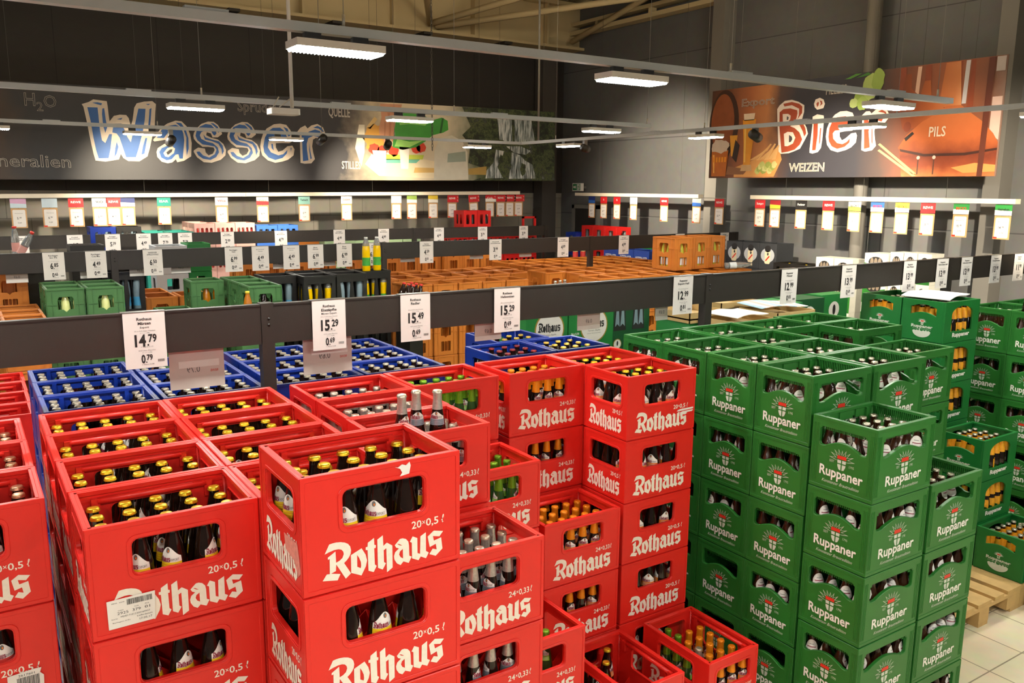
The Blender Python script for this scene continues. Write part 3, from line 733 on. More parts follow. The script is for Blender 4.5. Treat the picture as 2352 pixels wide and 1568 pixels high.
# ---------------------------------------------------------------- lamps on hanging tracks
LEDM = mat('led_panel', (1.0, 0.985, 0.92), 0.5, emit=LED, var=0)
TRACK = mat('track_aluminium', '#aeb2b5', 0.45, 0.2, var=0.04)
CHROME = mat('zinc_wire', '#b9b6b0', 0.35, 0.7, var=0.0)
WIRE = mat('steel_wire', '#8a8782', 0.5, 0.3, var=0.0)
HOUS = mat('lamp_housing', '#d4cfc6', 0.45, var=0.04)
ZT = 3.0
def led_proto():
    h = MB()
    h.box(-0.166, -0.062, -0.012, 0.166, 0.062, 0.014, HOUS)
    r = bpy.data.objects.new('led_panel_light', h.mesh('led_panel_light'))
    r['category'] = 'lamp'
    d = MB()
    n = 24
    for k in range(n):                                   # ribbed diffuser below the housing
        x0, x1 = -0.162 + 0.324 * k / n, -0.162 + 0.324 * (k + 1) / n
        xm = (x0 + x1) / 2
        for a, za, b, zb in ((x0, -0.0125, xm, -0.021), (xm, -0.021, x1, -0.0125)):
            d.add([(a, -0.058, za), (b, -0.058, zb), (b, 0.058, zb), (a, 0.058, za)], [(0, 1, 2, 3)], LEDM)
    kids = [bpy.data.objects.new('diffuser', d.mesh('diffuser'))]
    for x in (-0.09, 0.09):
        b = MB()
        b.box(x - 0.03, -0.012, 0.014, x + 0.03, 0.012, 0.042, BLACK)
        kids.append(bpy.data.objects.new('bracket', b.mesh('bracket')))
    return r, kids
LEDP = led_proto()
def led(x, y, label, rz=0.0):
    r = LEDP[0].copy(); COL.objects.link(r)
    r.location = (x, y, ZT - 0.058)
    r.rotation_euler = (0, 0, rz)
    r['label'] = label
    r['group'] = 'LED panels under the hanging tracks'
    for ch in LEDP[1]:
        c = ch.copy(); COL.objects.link(c); c.parent = r
def track(a, b, label, wires, joints, ztop=5.34):
    mb = MB()
    a, b = Vector((*a, ZT)), Vector((*b, ZT))
    d = (b - a).normalized()
    s = Vector((-d.y, d.x, 0))
    L = (b - a).length
    T = lambda x, y, z: a + d * x + s * y + Vector((0, 0, z))
    mb.box(0, -0.022, -0.016, L, 0.022, 0.016, TRACK, T)
    r = obj('light_track', mb, label=label, cat='light track', group='hanging light tracks')
    for q in joints:
        j = MB(); j.box(q - 0.07, -0.016, 0.0165, q + 0.07, 0.016, 0.026, TRACK, T); obj('joint_cover', j, r)
    for q in wires:
        j = MB()
        p = a + d * q
        j.tube(p + Vector((0, 0, 0.016)), Vector((p.x, p.y, ztop)), 0.0016, WIRE, 5)
        j.tube(p + Vector((0, 0, 0.016)), p + Vector((0, 0, 0.06)), 0.006, CHROME, 6)
        obj('suspension_wire', j, r)
    return r
track((-2.6, 3.0), (5.16, 3.0), 'light track crossing nearest the camera at the top', [0.9, 2.2, 3.83, 5.83, 7.62], [3.35, 5.9, 7.2])
track((-2.6, 5.70), (5.16, 5.70), 'light track crossing above the blue lettering', [2.0, 3.97, 5.8, 7.73], [3.6, 4.9, 6.2])
track((-2.6, 8.85), (5.93, 8.85), 'thin light track crossing in front of the blue lettering', [2.0, 4.3, 6.8], [3.4, 5.1])
track((5.92, 8.82), (5.70, -1.5), 'light track running along the right side before the copper banner', [0.7, 3.1, 5.05, 7.6], [2.4, 4.2])
for q, x in enumerate((-1.5, -0.15, 1.20, 2.60, 4.54)): led(x, 3.0, 'bright LED panel, %s from left under the nearest track' % ORD[q])
for q, x in enumerate((-1.4, 0.0, 1.33, 2.83, 4.62)): led(x, 5.70, 'bright LED panel, %s from left under the second track' % ORD[q])
for q, x in enumerate((-1.0, 0.3, 1.56, 2.96, 5.28)): led(x, 8.85, 'bright LED panel, %s from left under the thin far track' % ORD[q])
for q, (x, y) in enumerate(((5.898, 7.85), (5.853, 5.70), (5.815, 4.05), (5.79, 2.7), (5.76, 1.3))): led(x, y, 'bright LED panel, %s from the far end of the right track' % ORD[q], PI / 2 + 0.021)
for n, y in enumerate((0.3, -2.4)):                       # the same rows go on over and behind the camera
    track((-3.2, y), (5.6, y), 'light track overhead, %s row behind the camera' % ORD[n], [1, 4, 7], [2.5, 5.5])
    for q in range(6): led(-2.6 + 1.45 * q, y, 'LED panel, %s from left in the %s row behind the camera' % (ORD[q], ORD[n]))

SPW = mat('spot_lens', (1.0, 0.85, 0.6), 0.3, emit=25, var=0)
def spot(p, aim, label, energy=1.0, size=56):
    """Track spotlight: hanging arm, head aimed at the wall, a real lamp in its mouth."""
    p, aim = Vector(p), Vector(aim)
    r = MB()
    r.box(p.x - 0.02, p.y - 0.02, p.z, p.x + 0.02, p.y + 0.02, ZT - 0.016, mat('spot_arm', '#77746f', 0.5, 0.3))
    o = obj('track_spotlight', r, label=label, cat='spotlight', group='spotlights on the light tracks')
    d = (aim - p).normalized()
    h = MB()
    h.tube(p - d * 0.05, p + d * 0.07, 0.042, BLACK, 14)
    obj('lamp_head', h, o)
    l = MB()
    l.tube(p + d * 0.0702, p + d * 0.0712, 0.034, SPW, 14)
    obj('lens', l, o)
    ld = bpy.data.lights.new('spot_lamp', 'SPOT')
    ld.energy = SPOT * energy
    ld.color = (1.0, 0.86, 0.64)
    ld.spot_size = math.radians(size)
    ld.spot_blend = 0.85
    ld.shadow_soft_size = 0.03
    lo = bpy.data.objects.new('spot_lamp', ld)
    COL.objects.link(lo)
    lo.location = p + d * 0.08
    lo.rotation_euler = d.to_track_quat('-Z', 'Y').to_euler()
    lo.parent = o
spot((1.815, 8.85, 2.88), (1.75, 11.0, 2.28), 'black track spotlight in front of the second blue letter', 1.1)
spot((3.35, 8.85, 2.95), (3.05, 11.0, 2.05), 'small track spotlight at the tip of the last blue letter', 0.9)
spot((4.117, 8.85, 2.92), (4.75, 11.0, 2.30), 'black track spotlight in front of the pouring green bottle', 1.1)
spot((5.93, 7.60, 2.90), (8.3, 8.75, 2.60), 'track spotlight aimed at the bare corner wall', 2.9)
spot((5.855, 5.12, 2.92), (8.2, 5.75, 2.26), 'black track spotlight before the big red-brown letters', 2.2, 64)
spot((5.785, 2.55, 2.92), (8.2, 4.4, 2.15), 'track spotlight beyond the right picture edge', 2.4)
# tubes, chain and access point hanging in the hall
def hang(name, a, b, r, m, label, cat):
    mb = MB(); mb.tube(a, b, r, m, 8)
    return obj(name, mb, label=label, cat=cat)
t = hang('pendant_tube', (1.80, 5.25, 2.93), (1.795, 5.25, 5.34), 0.012, HOUS, 'pale tube hanging from the roof with a flat white box at its end', 'tube')
mb = MB(); mb.prism([rr(-0.09, -0.07, 0.09, 0.07, 0.03)], 0.035, HOUS, lambda u, v, w: (1.745 + u, 5.25 + v, 2.885 + w)); obj('access_point', mb, t)
mb = MB(); mb.tube((1.67, 5.25, 2.91), (1.72, 5.25, 2.99), 0.004, CHROME, 5); mb.tube((1.80, 5.25, 2.99), (1.72, 5.25, 2.93), 0.004, CHROME, 5); obj('cable', mb, t)
hang('cable_tube', (3.36, 8.876, 3.0), (3.36, 8.876, 5.34), 0.0035, STEEL, 'thin grey tube dropping to the last blue letter', 'tube')
hang('cable_tube', (6.17, 8.85, 3.02), (6.16, 8.85, 4.98), 0.013, STEEL, 'thin grey tube dropping beside the waterfall picture', 'tube')
mb = MB()
z = 2.80
k = 0
while z < 5.3:                                            # chain of alternating links
    for q in range(8):
        a0, a1 = 2 * PI * q / 8, 2 * PI * (q + 1) / 8
        f = (lambda a: (3.70 + 0.008 * math.cos(a), 7.0, z + 0.017 * math.sin(a))) if k % 2 else (lambda a: (3.70, 7.0 + 0.008 * math.cos(a), z + 0.017 * math.sin(a)))
        mb.tube(f(a0), f(a1), 0.0028, DARKW, 4, False)
    z += 0.029
    k += 1
obj('hanging_chain', mb, label='dark link chain hanging in front of the pouring bottle picture', cat='chain')
BG = mat('batten_glow', (1, 0.84, 0.6), 0.5, emit=27, var=0)
for q, (x, y) in enumerate(((5.2, 7.96), (0.5, 6.2), (2.6, 6.2), (1.5, 3.6), (4.0, 3.6), (6.6, 3.6), (7.2, 6.2))):  # first batten is real; the other six are unseen, added to brighten the roof
    mb = MB(); mb.box(x - .3, y - .05, 4.64, x + .3, y + .05, 4.68, HOUS)
    t = obj('batten_light', mb, label='pale batten lamp under the roof at the top edge' if q == 0 else 'roof batten lamp above the picture, %s of six' % ORD[q - 1], cat='lamp', group='batten lamps under the roof')
    mb = MB(); mb.tube((x - .29, y, 4.615), (x + .29, y, 4.615), 0.02, BG, 10); mb.tube((x - .29, y, 4.71), (x + .29, y, 4.71), 0.02, BG, 10); obj('diffuser', mb, t)
    mb = MB()
    for s_ in (-.25, .25): mb.tube((x + s_, y + .04, 4.68), (x + s_, y + .04, 5.35), 0.005, CHROME, 6)
    obj('stem', mb, t)
# ---------------------------------------------------------------- crate kinds
def proto(name, parts, cat, names=('lettering', 'divider_grid')):
    shell, lt, gr = parts
    r = bpy.data.objects.new(name, shell.mesh(name))
    r['category'] = cat
    kids = []
    for nm, p in zip(names, (lt, gr)):
        if p is None: continue
        kids.append(bpy.data.objects.new(nm, p.mesh(nm)))
    return r, kids
KINDS = {}
def kind(key, name, colour, dims, parts, nx=0, ny=0):
    r, kids = proto(name, parts, 'crate')
    KINDS[key] = dict(root=r, kids=kids, colour=colour, L=dims[0], W=dims[1], H=dims[2], nx=nx, ny=ny)
kind('r20', 'red_beer_crate', 'red', (RL, RW, RH), red_crate(20), 5, 4)
kind('r24', 'red_beer_crate', 'red', (RL, RW, RH), red_crate(24), 6, 4)
kind('g20', 'green_beer_crate', 'green', (GL, GW, GH), green_crate(), 5, 4)
kind('gt', 'dark_green_beer_crate', 'dark green', (TL, TW, TH), tall_window_crate(), 6, 4)
kind('b', 'blue_beer_crate', 'blue', (0.402, 0.281, 0.27), plain_crate(0.402, 0.281, 0.27, BLUE, 5, 4), 5, 4)
kind('b2', 'blue_beer_crate', 'blue', (0.350, 0.345, 0.27), plain_crate(0.350, 0.345, 0.27, BLUE, 4, 4), 4, 4)
kind('w', 'brown_water_crate', 'orange-brown', (0.254, 0.345, 0.35), water_crate(0.254, 0.345, 0.35, BROWN, 3, 4), 3, 4)
kind('w2', 'brown_water_crate', 'orange-brown', (0.26, 0.28, 0.35), water_crate(0.26, 0.28, 0.35, BROWN, 2, 3), 3, 4)
kind('o', 'green_water_crate', 'bottle-green', (0.252, 0.262, 0.35), water_crate(0.252, 0.262, 0.35, OLIVE, 3, 3, 0.7), 3, 3)
kind('k', 'black_cola_crate', 'black', (0.285, 0.26, 0.35), open_crate(0.285, 0.26, 0.35, BLACK, 3, 3), 3, 3)

def stack(key, cx, cy_, ztop, n, st, rot=0, fill=None, cols=None, rows=None, vis='', lower=0, desc=None, group=None):
    K = KINDS[key]
    H = K['H'] + 0.0006
    for k in range(n):
        z = ztop - (k + 1) * H
        dx, dy, dr = random.uniform(-.0015, .0015), random.uniform(-.0015, .0015), random.uniform(-.004, .004) * (1 if fill else 0.25)
        r = K['root'].copy()
        COL.objects.link(r)
        r.location = (cx + dx, cy_ + dy, z)
        r.rotation_euler = (0, 0, rot + dr)
        c = K['colour']
        if k == 0: r['label'] = 'topmost %s crate %sof the %s' % (c, (desc + ' ') if desc else '', st)
        else: r['label'] = '%s crate, %s from top of the %s' % (c, ORD[k], st)
        r['group'] = group or ('%s crates stacked in the market' % c)
        for ch in K['kids']:
            q = ch.copy()
            COL.objects.link(q)
            q.parent = r
        if not fill: continue
        nx, ny = K['nx'], K['ny']
        px, py = (K['L'] - 0.0205) / nx, (K['W'] - 0.0205) / ny
        for i in range(nx):
            for j in range(ny):
                if k == 0:
                    if cols and i not in cols: continue
                    if rows and j not in rows: continue
                elif k <= lower and ((j == 0 and 'f' in vis) or (i == 0 and 'l' in vis)): pass
                else: continue
                x, y = (i - (nx - 1) / 2) * px, (j - (ny - 1) / 2) * py
                X = cx + dx + x * math.cos(rot + dr) - y * math.sin(rot + dr)
                Y = cy_ + dy + x * math.sin(rot + dr) + y * math.cos(rot + dr)
                if k == 0: wh = '%s from left, %s row, topping %s' % (ORD[i], ORD[j], st)
                elif j == 0 and 'f' in vis: wh = '%s from left, front of %s crate in %s' % (ORD[i], ORD[k], st)
                else: wh = '%s from front, side of %s crate in %s' % (ORD[j], ORD[k], st)
                bottle(fill, (X, Y, z + 0.0095), wh)

# ---------------------------------------------------------------- the red, blue and green blocks at the front
A = 0.146
stack('r20', -0.077, 2.31 + A, 1.68, 6, 'first left-edge red stack', fill='pils', cols=[3, 4], vis='f', lower=2)
stack('r20', -0.079, 2.604 + A, 1.68, 6, 'second left-edge red stack', fill='pils', cols=[3, 4])
stack('r20', -0.079, 2.898 + A, 1.68, 6, 'third left-edge red stack', fill='pils', cols=[3, 4])
for q in range(4):
    stack('r20', 0.055 + 0.004 * q, 4.97 + A + 0.296 * q, 1.264, 4, '%s empty red stack behind' % ORD[q])
stack('r20', 0.372, 2.028 + A, 1.680, 6, 'barcode-sticker red stack', fill='gold', vis='f', lower=2)
stack('r20', 0.370, 2.322 + A, 1.680, 6, 'red stack behind barcode-sticker stack', fill='gold')
stack('r20', 0.369, 2.616 + A, 1.680, 6, 'third stack of sticker column', fill='gold')
stack('r20', 0.371, 2.910 + A, 1.680, 6, 'fourth stack of sticker column', fill='gold')
stack('r20', 0.762, 1.685 + A, 1.8334, 6, 'high red stack up front', fill='gold', vis='fl', lower=2)
stack('r20', 0.771, 2.030 + A, 1.680, 6, 'low stack behind high stack', fill='gold', rows=[1, 2, 3])
stack('r20', 0.771, 2.324 + A, 1.680, 6, 'second stack of middle column', fill='gold', rows=[1, 2, 3])
stack('r20', 0.770, 2.618 + A, 1.680, 6, 'third stack of middle column', fill='gold')
stack('r20', 0.768, 2.912 + A, 1.680, 6, 'rearmost stack of middle column', fill='gold')
stack('r24', 1.237, 2.312 + A, 1.680, 6, 'front silver-bottle red stack', fill='silver', rows=[1, 2, 3], vis='f', lower=1)
stack('r24', 1.240, 2.606 + A, 1.680, 6, 'middle silver-bottle red stack', fill='silver', rows=[1, 2, 3])
stack('r24', 1.241, 2.902 + A, 1.680, 6, 'rear silver-bottle red stack', fill='silver', rows=[1, 2, 3])
stack('r24', 1.232, 1.985 + A, 1.400, 5, 'low silver-bottle red stack', fill='silver', cols=[1, 2, 3, 4, 5], vis='f', lower=2)
stack('r24', 1.645, 2.908 + A, 1.680, 6, 'rear green-foil red stack', fill='green', rows=[0, 1, 2, 3], vis='f', lower=0)
stack('r24', 1.640, 2.592 + A, 1.400, 5, 'middle green-foil red stack', fill='green', cols=[2, 3, 4, 5], vis='f', lower=1)
stack('r24', 1.641, 2.284 + A, 0.840, 3, 'low green-foil red stack', fill='green', cols=[3, 4], rows=[1, 2])
stack('r24', 2.088, 2.897 + A, 1.680, 6, 'tall orange-foil red stack', fill='orange', vis='fl', lower=2)
stack('r24', 2.058, 2.586 + A, 1.120, 4, 'low orange-foil red stack', fill='orange', vis='f', lower=1)
stack('r20', 2.480, 2.595 + A, 1.680, 6, 'corner orange-label red stack', fill='orange20', vis='fl', lower=4)
stack('r20', 2.482, 2.892 + A, 1.680, 6, 'rear orange-label red stack', fill='orange20', rows=[1, 2, 3])
stack('r20', 2.112, 2.366, 0.570, 2, 'half-empty two-crate stack', rot=PI / 2, desc='and half-empty')
for i, j in ((4, 1), (3, 2), (4, 3), (3, 3), (2, 3)):
    x, y = (i - 2) * .0746, (j - 1.5) * .067
    bottle('orange20', (2.112 - y, 2.366 + x, 0.570 - 0.2801 + .0095), '%s from front, %s column, half-empty red crate' % (ORD[i], ORD[3 - j]))
stack('r24', 2.525, 2.353, 0.567, 2, 'mixed-bottle two-crate stack', rot=PI / 2, desc='with mixed bottles')
for i in range(6):
    for j in range(4):
        if (i, j) in ((5, 0), (5, 1), (1, 3)): continue
        k_ = 'green' if (j == 3 and i > 1) or (i == 5) or (i == 4 and j == 2) else 'orange'
        if (i, j) == (2, 2): k_ = 'silver'
        x, y = (i - 2.5) * .0622, (j - 1.5) * .067
        bottle(k_, (2.525 - y, 2.353 + x, 0.567 - 0.2801 + .0095), '%s from front, %s column, mixed-bottle red crate' % (ORD[i], ORD[3 - j]))
# three loose bottles standing on the silver-foil crate
for q, (x, y, z) in enumerate(((1.1405, 2.38, 1.572), (1.2045, 2.405, 1.572), (1.266, 2.374, 1.572))):
    bottle('silver', (x, y, z), '%s from left of three raised above front silver crate' % ORD[q], yaw=0.3 - 0.5 * q)

for c in range(4):
    for r in range(3):
        if (c, r) in (): continue
        nm = '%s blue stack in %s blue row' % (ORD[c], ORD[r])
        stack('b', 0.408 + 0.418 * c + (0.03 if c > 1 else 0), 3.607 + 0.288 * r, 1.62, 6, nm, fill='blue', rows=[0, 1, 2, 3] if c < 2 else [1, 2, 3])
stack('b2', 2.385, 3.655, 1.62, 6, 'wine-cap blue stack', fill='wine', rows=[1, 2, 3])
stack('b2', 2.745, 3.655, 1.62, 6, 'brass-cap blue stack', fill='brass', rows=[1, 2, 3])
stack('b2', 2.60, 4.02, 1.62, 6, 'hindmost brass-cap blue stack', fill='brass', rows=[1, 2])

stack('g20', 3.120, 2.006, 1.538, 5, 'front green corner stack', fill='white', vis='fl', lower=3)
stack('g20', 3.545, 2.008, 1.2305, 4, 'low green stack', fill='white', vis='f', lower=3, cols=[0, 1, 2, 3, 4], rows=[1, 2, 3])
for r in range(4):
    cyy = 2.318 + 0.3025 * r
    stack('g20', 3.125, cyy, 1.692, 5, '%s stack of left green row' % ORD[r], fill='white', rows=[1, 2, 3] if r < 2 else [2, 3], vis='fl' if r == 0 else 'l', lower=(3, 2, 0, 0)[r])
    stack('g20', 3.548, cyy, 1.692, 5, '%s stack of right green row' % ORD[r], fill='white', rows=[1, 2, 3] if r < 2 else [2, 3], vis='', lower=0)
stack('g20', 4.350, 2.948, 1.690, 5, 'half-empty green stack', fill='white', cols=[0, 3], rows=[2, 3])
stack('g20', 4.352, 3.252, 1.690, 5, 'rear half-empty green stack', fill='white', cols=[2, 3], rows=[3])
stack('g20', 3.958, 3.215, 1.690, 5, 'recessed green stack', fill='white', rows=[2, 3])
stack('g20', 4.370, 2.640, 1.608, 3, 'green stack with blue-capped bottles', fill='white', rows=[1, 2, 3])
stack('gt', 4.370, 2.640, 1.608 - .9245, 2, 'base of the blue-capped green stack')
stack('gt', 5.395, 3.062, 1.764, 6, 'tall magazine-topped dark stack', fill='carton', rows=[0, 1, 2, 3], vis='fl', lower=2)
stack('gt', 5.395, 3.366, 1.764, 6, 'stack behind magazine-topped stack', fill='carton', rows=[1, 2, 3], vis='l', lower=0)
stack('gt', 5.345, 2.708, 0.954, 3, 'waist-high dark green stack', fill='carton', vis='fl', lower=1)
stack('gt', 5.345, 2.400, 0.4145, 1, 'low pallet corner', fill='carton')
stack('g20', 5.380, 2.080, 0.308, 1, 'floor beside the pallet')
for r in range(4):
    stack('g20', 6.160, 2.130 + 0.3025 * r, 1.664, 5, '%s stack of far green wall' % ORD[r], fill='white', rows=[2, 3], vis='l', lower=2)
    stack('g20', 6.570, 2.130 + 0.3025 * r, 1.664, 5, '%s hindmost far green stack' % ORD[r])
for q, (x, y, tl) in enumerate(((6.02, 2.82, 0.10), (6.09, 2.78, 0.16), (6.14, 2.82, 0.0), (6.19, 2.84, 0.02), (6.25, 2.80, -0.06))):
    bottle('blue', (x, y, 1.655), '%s from left of five standing atop far green wall' % ORD[q], tilt=(0, tl))

# sticker, torn paper and scuffs that stick to single crates
def patch(name, label, cat, T, loops, m, extra=None):
    mb = MB()
    mb.prism([loops], 0.0005, m, lambda u, v, w: T(u, v, w))
    o = obj(name, mb, label=label, cat=cat)
    if extra:
        e = MB(); extra(e); obj('printed_text', e, o)
    return o
def face_T(cx, cy_, ztop, side, L=RL, W=RW, H=RH):
    T = sides(L, W, 0.01)[side][1]
    def f(u, v, w):
        x, y, z = T(u, v, w + 0.0022)
        return (cx + x, cy_ + y, ztop - H - 0.0006 + z)
    return f
F2 = face_T(0.372, 2.028 + A, 1.680, 'f')
def sticker_text(e):
    Tt = lambda u, v, w: F2(u, v, w + 0.0008)
    for t, x, y, h, al, wd in (('2925', 0.056, 0.060, 0.0065, 'L', 0.024), ('379', 0.089, 0.061, 0.0065, 'L', 0.018), ('01', 0.116, 0.062, 0.0065, 'L', 0.012),
                               ('KUNDE', 0.058, 0.069, 0.0025, 'L', 0.012), ('TOUR', 0.093, 0.071, 0.0025, 'L', 0.010), ('PLZ.', 0.117, 0.072, 0.0025, 'L', 0.010),
                               ('MDE171012300169937', 0.063, 0.052, 0.0040, 'L', 0.064), ('Lieferdatum', 0.098, 0.045, 0.0040, 'L', 0.034), ('17.05.17', 0.103, 0.036, 0.0050, 'L', 0.028),
                               ('Best.Nr.', 0.043, 0.050, 0.0025, 'L', 0.014), ('FIRMA   62640', 0.045, 0.089, 0.0025, 'L', 0.028), ('Beilagen-Info', 0.045, 0.041, 0.0025, 'L', 0.038)):
        put_text(e, t, INK, Tt, x, y, h, width=wd, align=al)
    x = 0.078
    rnd = random.Random(3)
    while x < 0.132:
        wd = rnd.choice((0.0006, 0.001, 0.0016))
        e.flat([[(x, 0.080), (x + wd, 0.080), (x + wd, 0.094), (x, 0.094)]], INK, Tt)
        x += wd + rnd.choice((0.0006, 0.001))
patch('delivery_sticker', 'white barcode delivery sticker covering the first letter on a red crate', 'sticker', F2, [(0.036, 0.027), (0.137, 0.029), (0.141, 0.100), (0.035, 0.098)], WHITE, sticker_text)
F1 = face_T(0.762, 1.685 + A, 1.8334, 'f')
patch('torn_paper', 'torn scrap of white paper on the rim of the high red crate', 'paper scrap', F1, [(0.222, 0.268), (0.235, 0.262), (0.240, 0.252), (0.234, 0.244), (0.258, 0.247), (0.262, 0.266), (0.259, 0.275), (0.250, 0.268), (0.240, 0.272), (0.230, 0.266)], WHITE)
FL1 = face_T(0.762, 1.685 + A, 1.8334, 'l')
patch('label_residue', 'pinkish remains of a label on the side of the high red crate', 'label residue', FL1, [(0.172, 0.118), (0.262, 0.122), (0.279, 0.060), (0.262, 0.045), (0.235, 0.075), (0.180, 0.082)], mat('label_residue_pink', '#e58a7c', 0.6, var=0.4, scale=120))
F3 = face_T(2.480, 2.595 + A, 1.680, 'f')
for q, (x0, y0, x1, y1) in enumerate(((0.285, 0.094, 0.392, 0.104), (0.30, 0.083, 0.385, 0.092), (0.295, 0.075, 0.350, 0.081))):
    pts = [(x0, y0), (x1 - 0.01, y0 + 0.002), (x1, y0 + 0.006), (x1 - 0.004, y1), (x0 + 0.02, y1 - 0.001), (x0 + 0.006, y1 - 0.004)]
    patch('label_residue', '%s whitish strip of label residue on the corner red crate' % ('uppermost', 'middle', 'lowest')[q], 'label residue', F3, pts, WHITE)
F0 = face_T(-0.077, 2.31 + A, 1.680 - 0.2801, 'f')
def bar2(e):
    Tt = lambda u, v, w: F0(u, v, w + 0.0008)
    put_text(e, '2617601', INK, Tt, 0.300, 0.100, 0.006, width=0.036, align='L')
    for q in range(16): e.flat([[(0.296 + q * 0.0032, 0.070), (0.2975 + q * 0.0032 + (q % 3) * 0.0003, 0.070), (0.2975 + q * 0.0032 + (q % 3) * 0.0003, 0.097), (0.296 + q * 0.0032, 0.097)]], INK, Tt)
patch('barcode_label', 'torn white barcode label on the left-edge red crate', 'sticker', F0, [(0.275, 0.062), (0.355, 0.064), (0.356, 0.090), (0.348, 0.100), (0.352, 0.112), (0.338, 0.113), (0.276, 0.108)], WHITE, bar2)
# ---------------------------------------------------------------- price rails and tags
RAIL = mat('dark_rail_paint', '#27221d', 0.45, var=0.05, scale=6)
TAGW = mat('tag_paper', '#ebe5df', 0.55, var=0.02)
CLIP = mat('clear_clip', '#5a5650', 0.3)
def rail(name, y, z0, z1, xs, label, th=0.028, zb=0.0, ends=None):
    r = bpy.data.objects.new(name, None)
    COL.objects.link(r)
    r['label'] = label; r['category'] = 'rail'; r['group'] = 'dark price rails'
    for a, b in zip(xs, xs[1:]):
        mb = MB()
        mb.box(a + 0.027, y, z0, b - 0.027, y + th, z1, RAIL)
        mb.box(a + 0.027, y - 0.003, z1 - 0.006, b - 0.027, y + th + 0.003, z1 + 0.001, RAIL)
        obj('board', mb, r)
    for x in xs[1:-1] if not ends else ends:
        mb = MB()
        mb.box(x - 0.026, y - 0.004, zb, x + 0.026, y + 0.048, z1 + 0.004, RAIL)
        for dz in (0.06, 0.085): mb.tube((x + 0.004, y - 0.0045, z1 - dz), (x + 0.004, y - 0.0055, z1 - dz), 0.006, BLACK, 10)
        obj('post', mb, r)
    return r
Y1, Y2, Y3 = 3.384, 7.55, 10.0
rail('price_rail', Y1, 1.816, 1.979, [-2.5, 1.025, 3.56, 6.04, 8.3], 'nearest dark price rail running across the whole picture')
rail('price_rail', Y2, 1.765, 1.922, [-1.5, 1.05, 3.455, 6.02, 8.42], 'middle dark price rail with cream price tags', ends=[1.05, 3.455, 6.02, 8.40])
rail('price_rail', Y3, 1.79, 1.928, [-1.0, 1.2, 3.28, 5.02, 7.15], 'farthest dark price rail below the back banner', ends=[3.28, 5.02, 7.13])
def tag(x, y, z, lines, sub, price, dep, sub2, price2, dep2, label, s=1.0, tilt=0.0, wid=0.148, hgt=0.213, fine=True):
    mb = MB()
    mb.box(0, 0, -hgt, wid, 0.0015, 0, TAGW)
    mb.box(-0.004, -0.001, 0.0002, wid + 0.004, 0.036, 0.0026, CLIP)
    o = obj('price_tag', mb, None, (x, y, z), 0, label, 'price tag', 'price tags on the rails')
    t = MB()
    T = lambda u, v, w: (u, -0.0006 - w, v)
    c = wid / 2
    yy = -0.030
    for k, l in enumerate(lines):
        big = k < 2 and len(lines[0]) < 14
        h = 0.0105 if big else 0.0072
        put_text(t, l, INK, T, c, yy, h, width=min(wid * 0.80, len(l) * h * 0.72), bold=0.03 if big else 0.01)
        yy -= 0.0165 if k == 0 else 0.0135
    if fine:
        put_text(t, sub[0], GREYINK, T, c, -0.072, 0.0044, width=0.074)
        if sub[1]: put_text(t, sub[1], GREYINK, T, c, -0.080, 0.0040, width=0.034)
        put_text(t, dep, GREYINK, T, c + 0.004, -0.1335, 0.0044, width=0.044)
        put_text(t, sub2[0], GREYINK, T, c + 0.004, -0.147, 0.0044, width=0.060)
        if sub2[1]: put_text(t, sub2[1], GREYINK, T, c + 0.004, -0.155, 0.0040, width=0.034)
        put_text(t, dep2, GREYINK, T, c + 0.004, -0.201, 0.0044, width=0.044)
        for q in range(9): t.flat([[(wid - 0.034 + q * 0.0027, -0.192), (wid - 0.0325 + q * 0.0027, -0.192), (wid - 0.0325 + q * 0.0027, -0.182), (wid - 0.034 + q * 0.0027, -0.182)]], GREYINK, T)
    for pr, yb, h in ((price, -0.128, 0.043), (price2, -0.193, 0.031)):
        e, ct = pr.split('.')
        we, wc = h * 0.50 * len(e), h * 0.36 * 2
        x0 = c - (we + wc + h * 0.16) / 2 + 0.003
        put_text(t, e, INK, T, x0, yb, h, width=we * (0.92 if e[0] == '1' else 0.96), align='L', bold=0.05)
        t.flat([[(x0 + we + h * .02, yb), (x0 + we + h * .15, yb), (x0 + we + h * .15, yb + h * .15), (x0 + we + h * .02, yb + h * .15)]], INK, T)
        put_text(t, ct, INK, T, x0 + we + h * 0.12, yb + h * 0.34, h * 0.66, width=wc * 0.96, align='L', bold=0.045)
    obj('printed_text', t, o)
    return o
K20, K24 = ('20 x 0,5-Liter-Kasten', '(1 l = 1,48)'), ('24 x 0,33-Liter-Kasten', '(1 l = 1,93)')
F5, F3_ = ('0,5-Liter-Flasche', '(1 l = 1,58)'), ('0,33-Liter-Flasche', '(1 l = 2,09)')
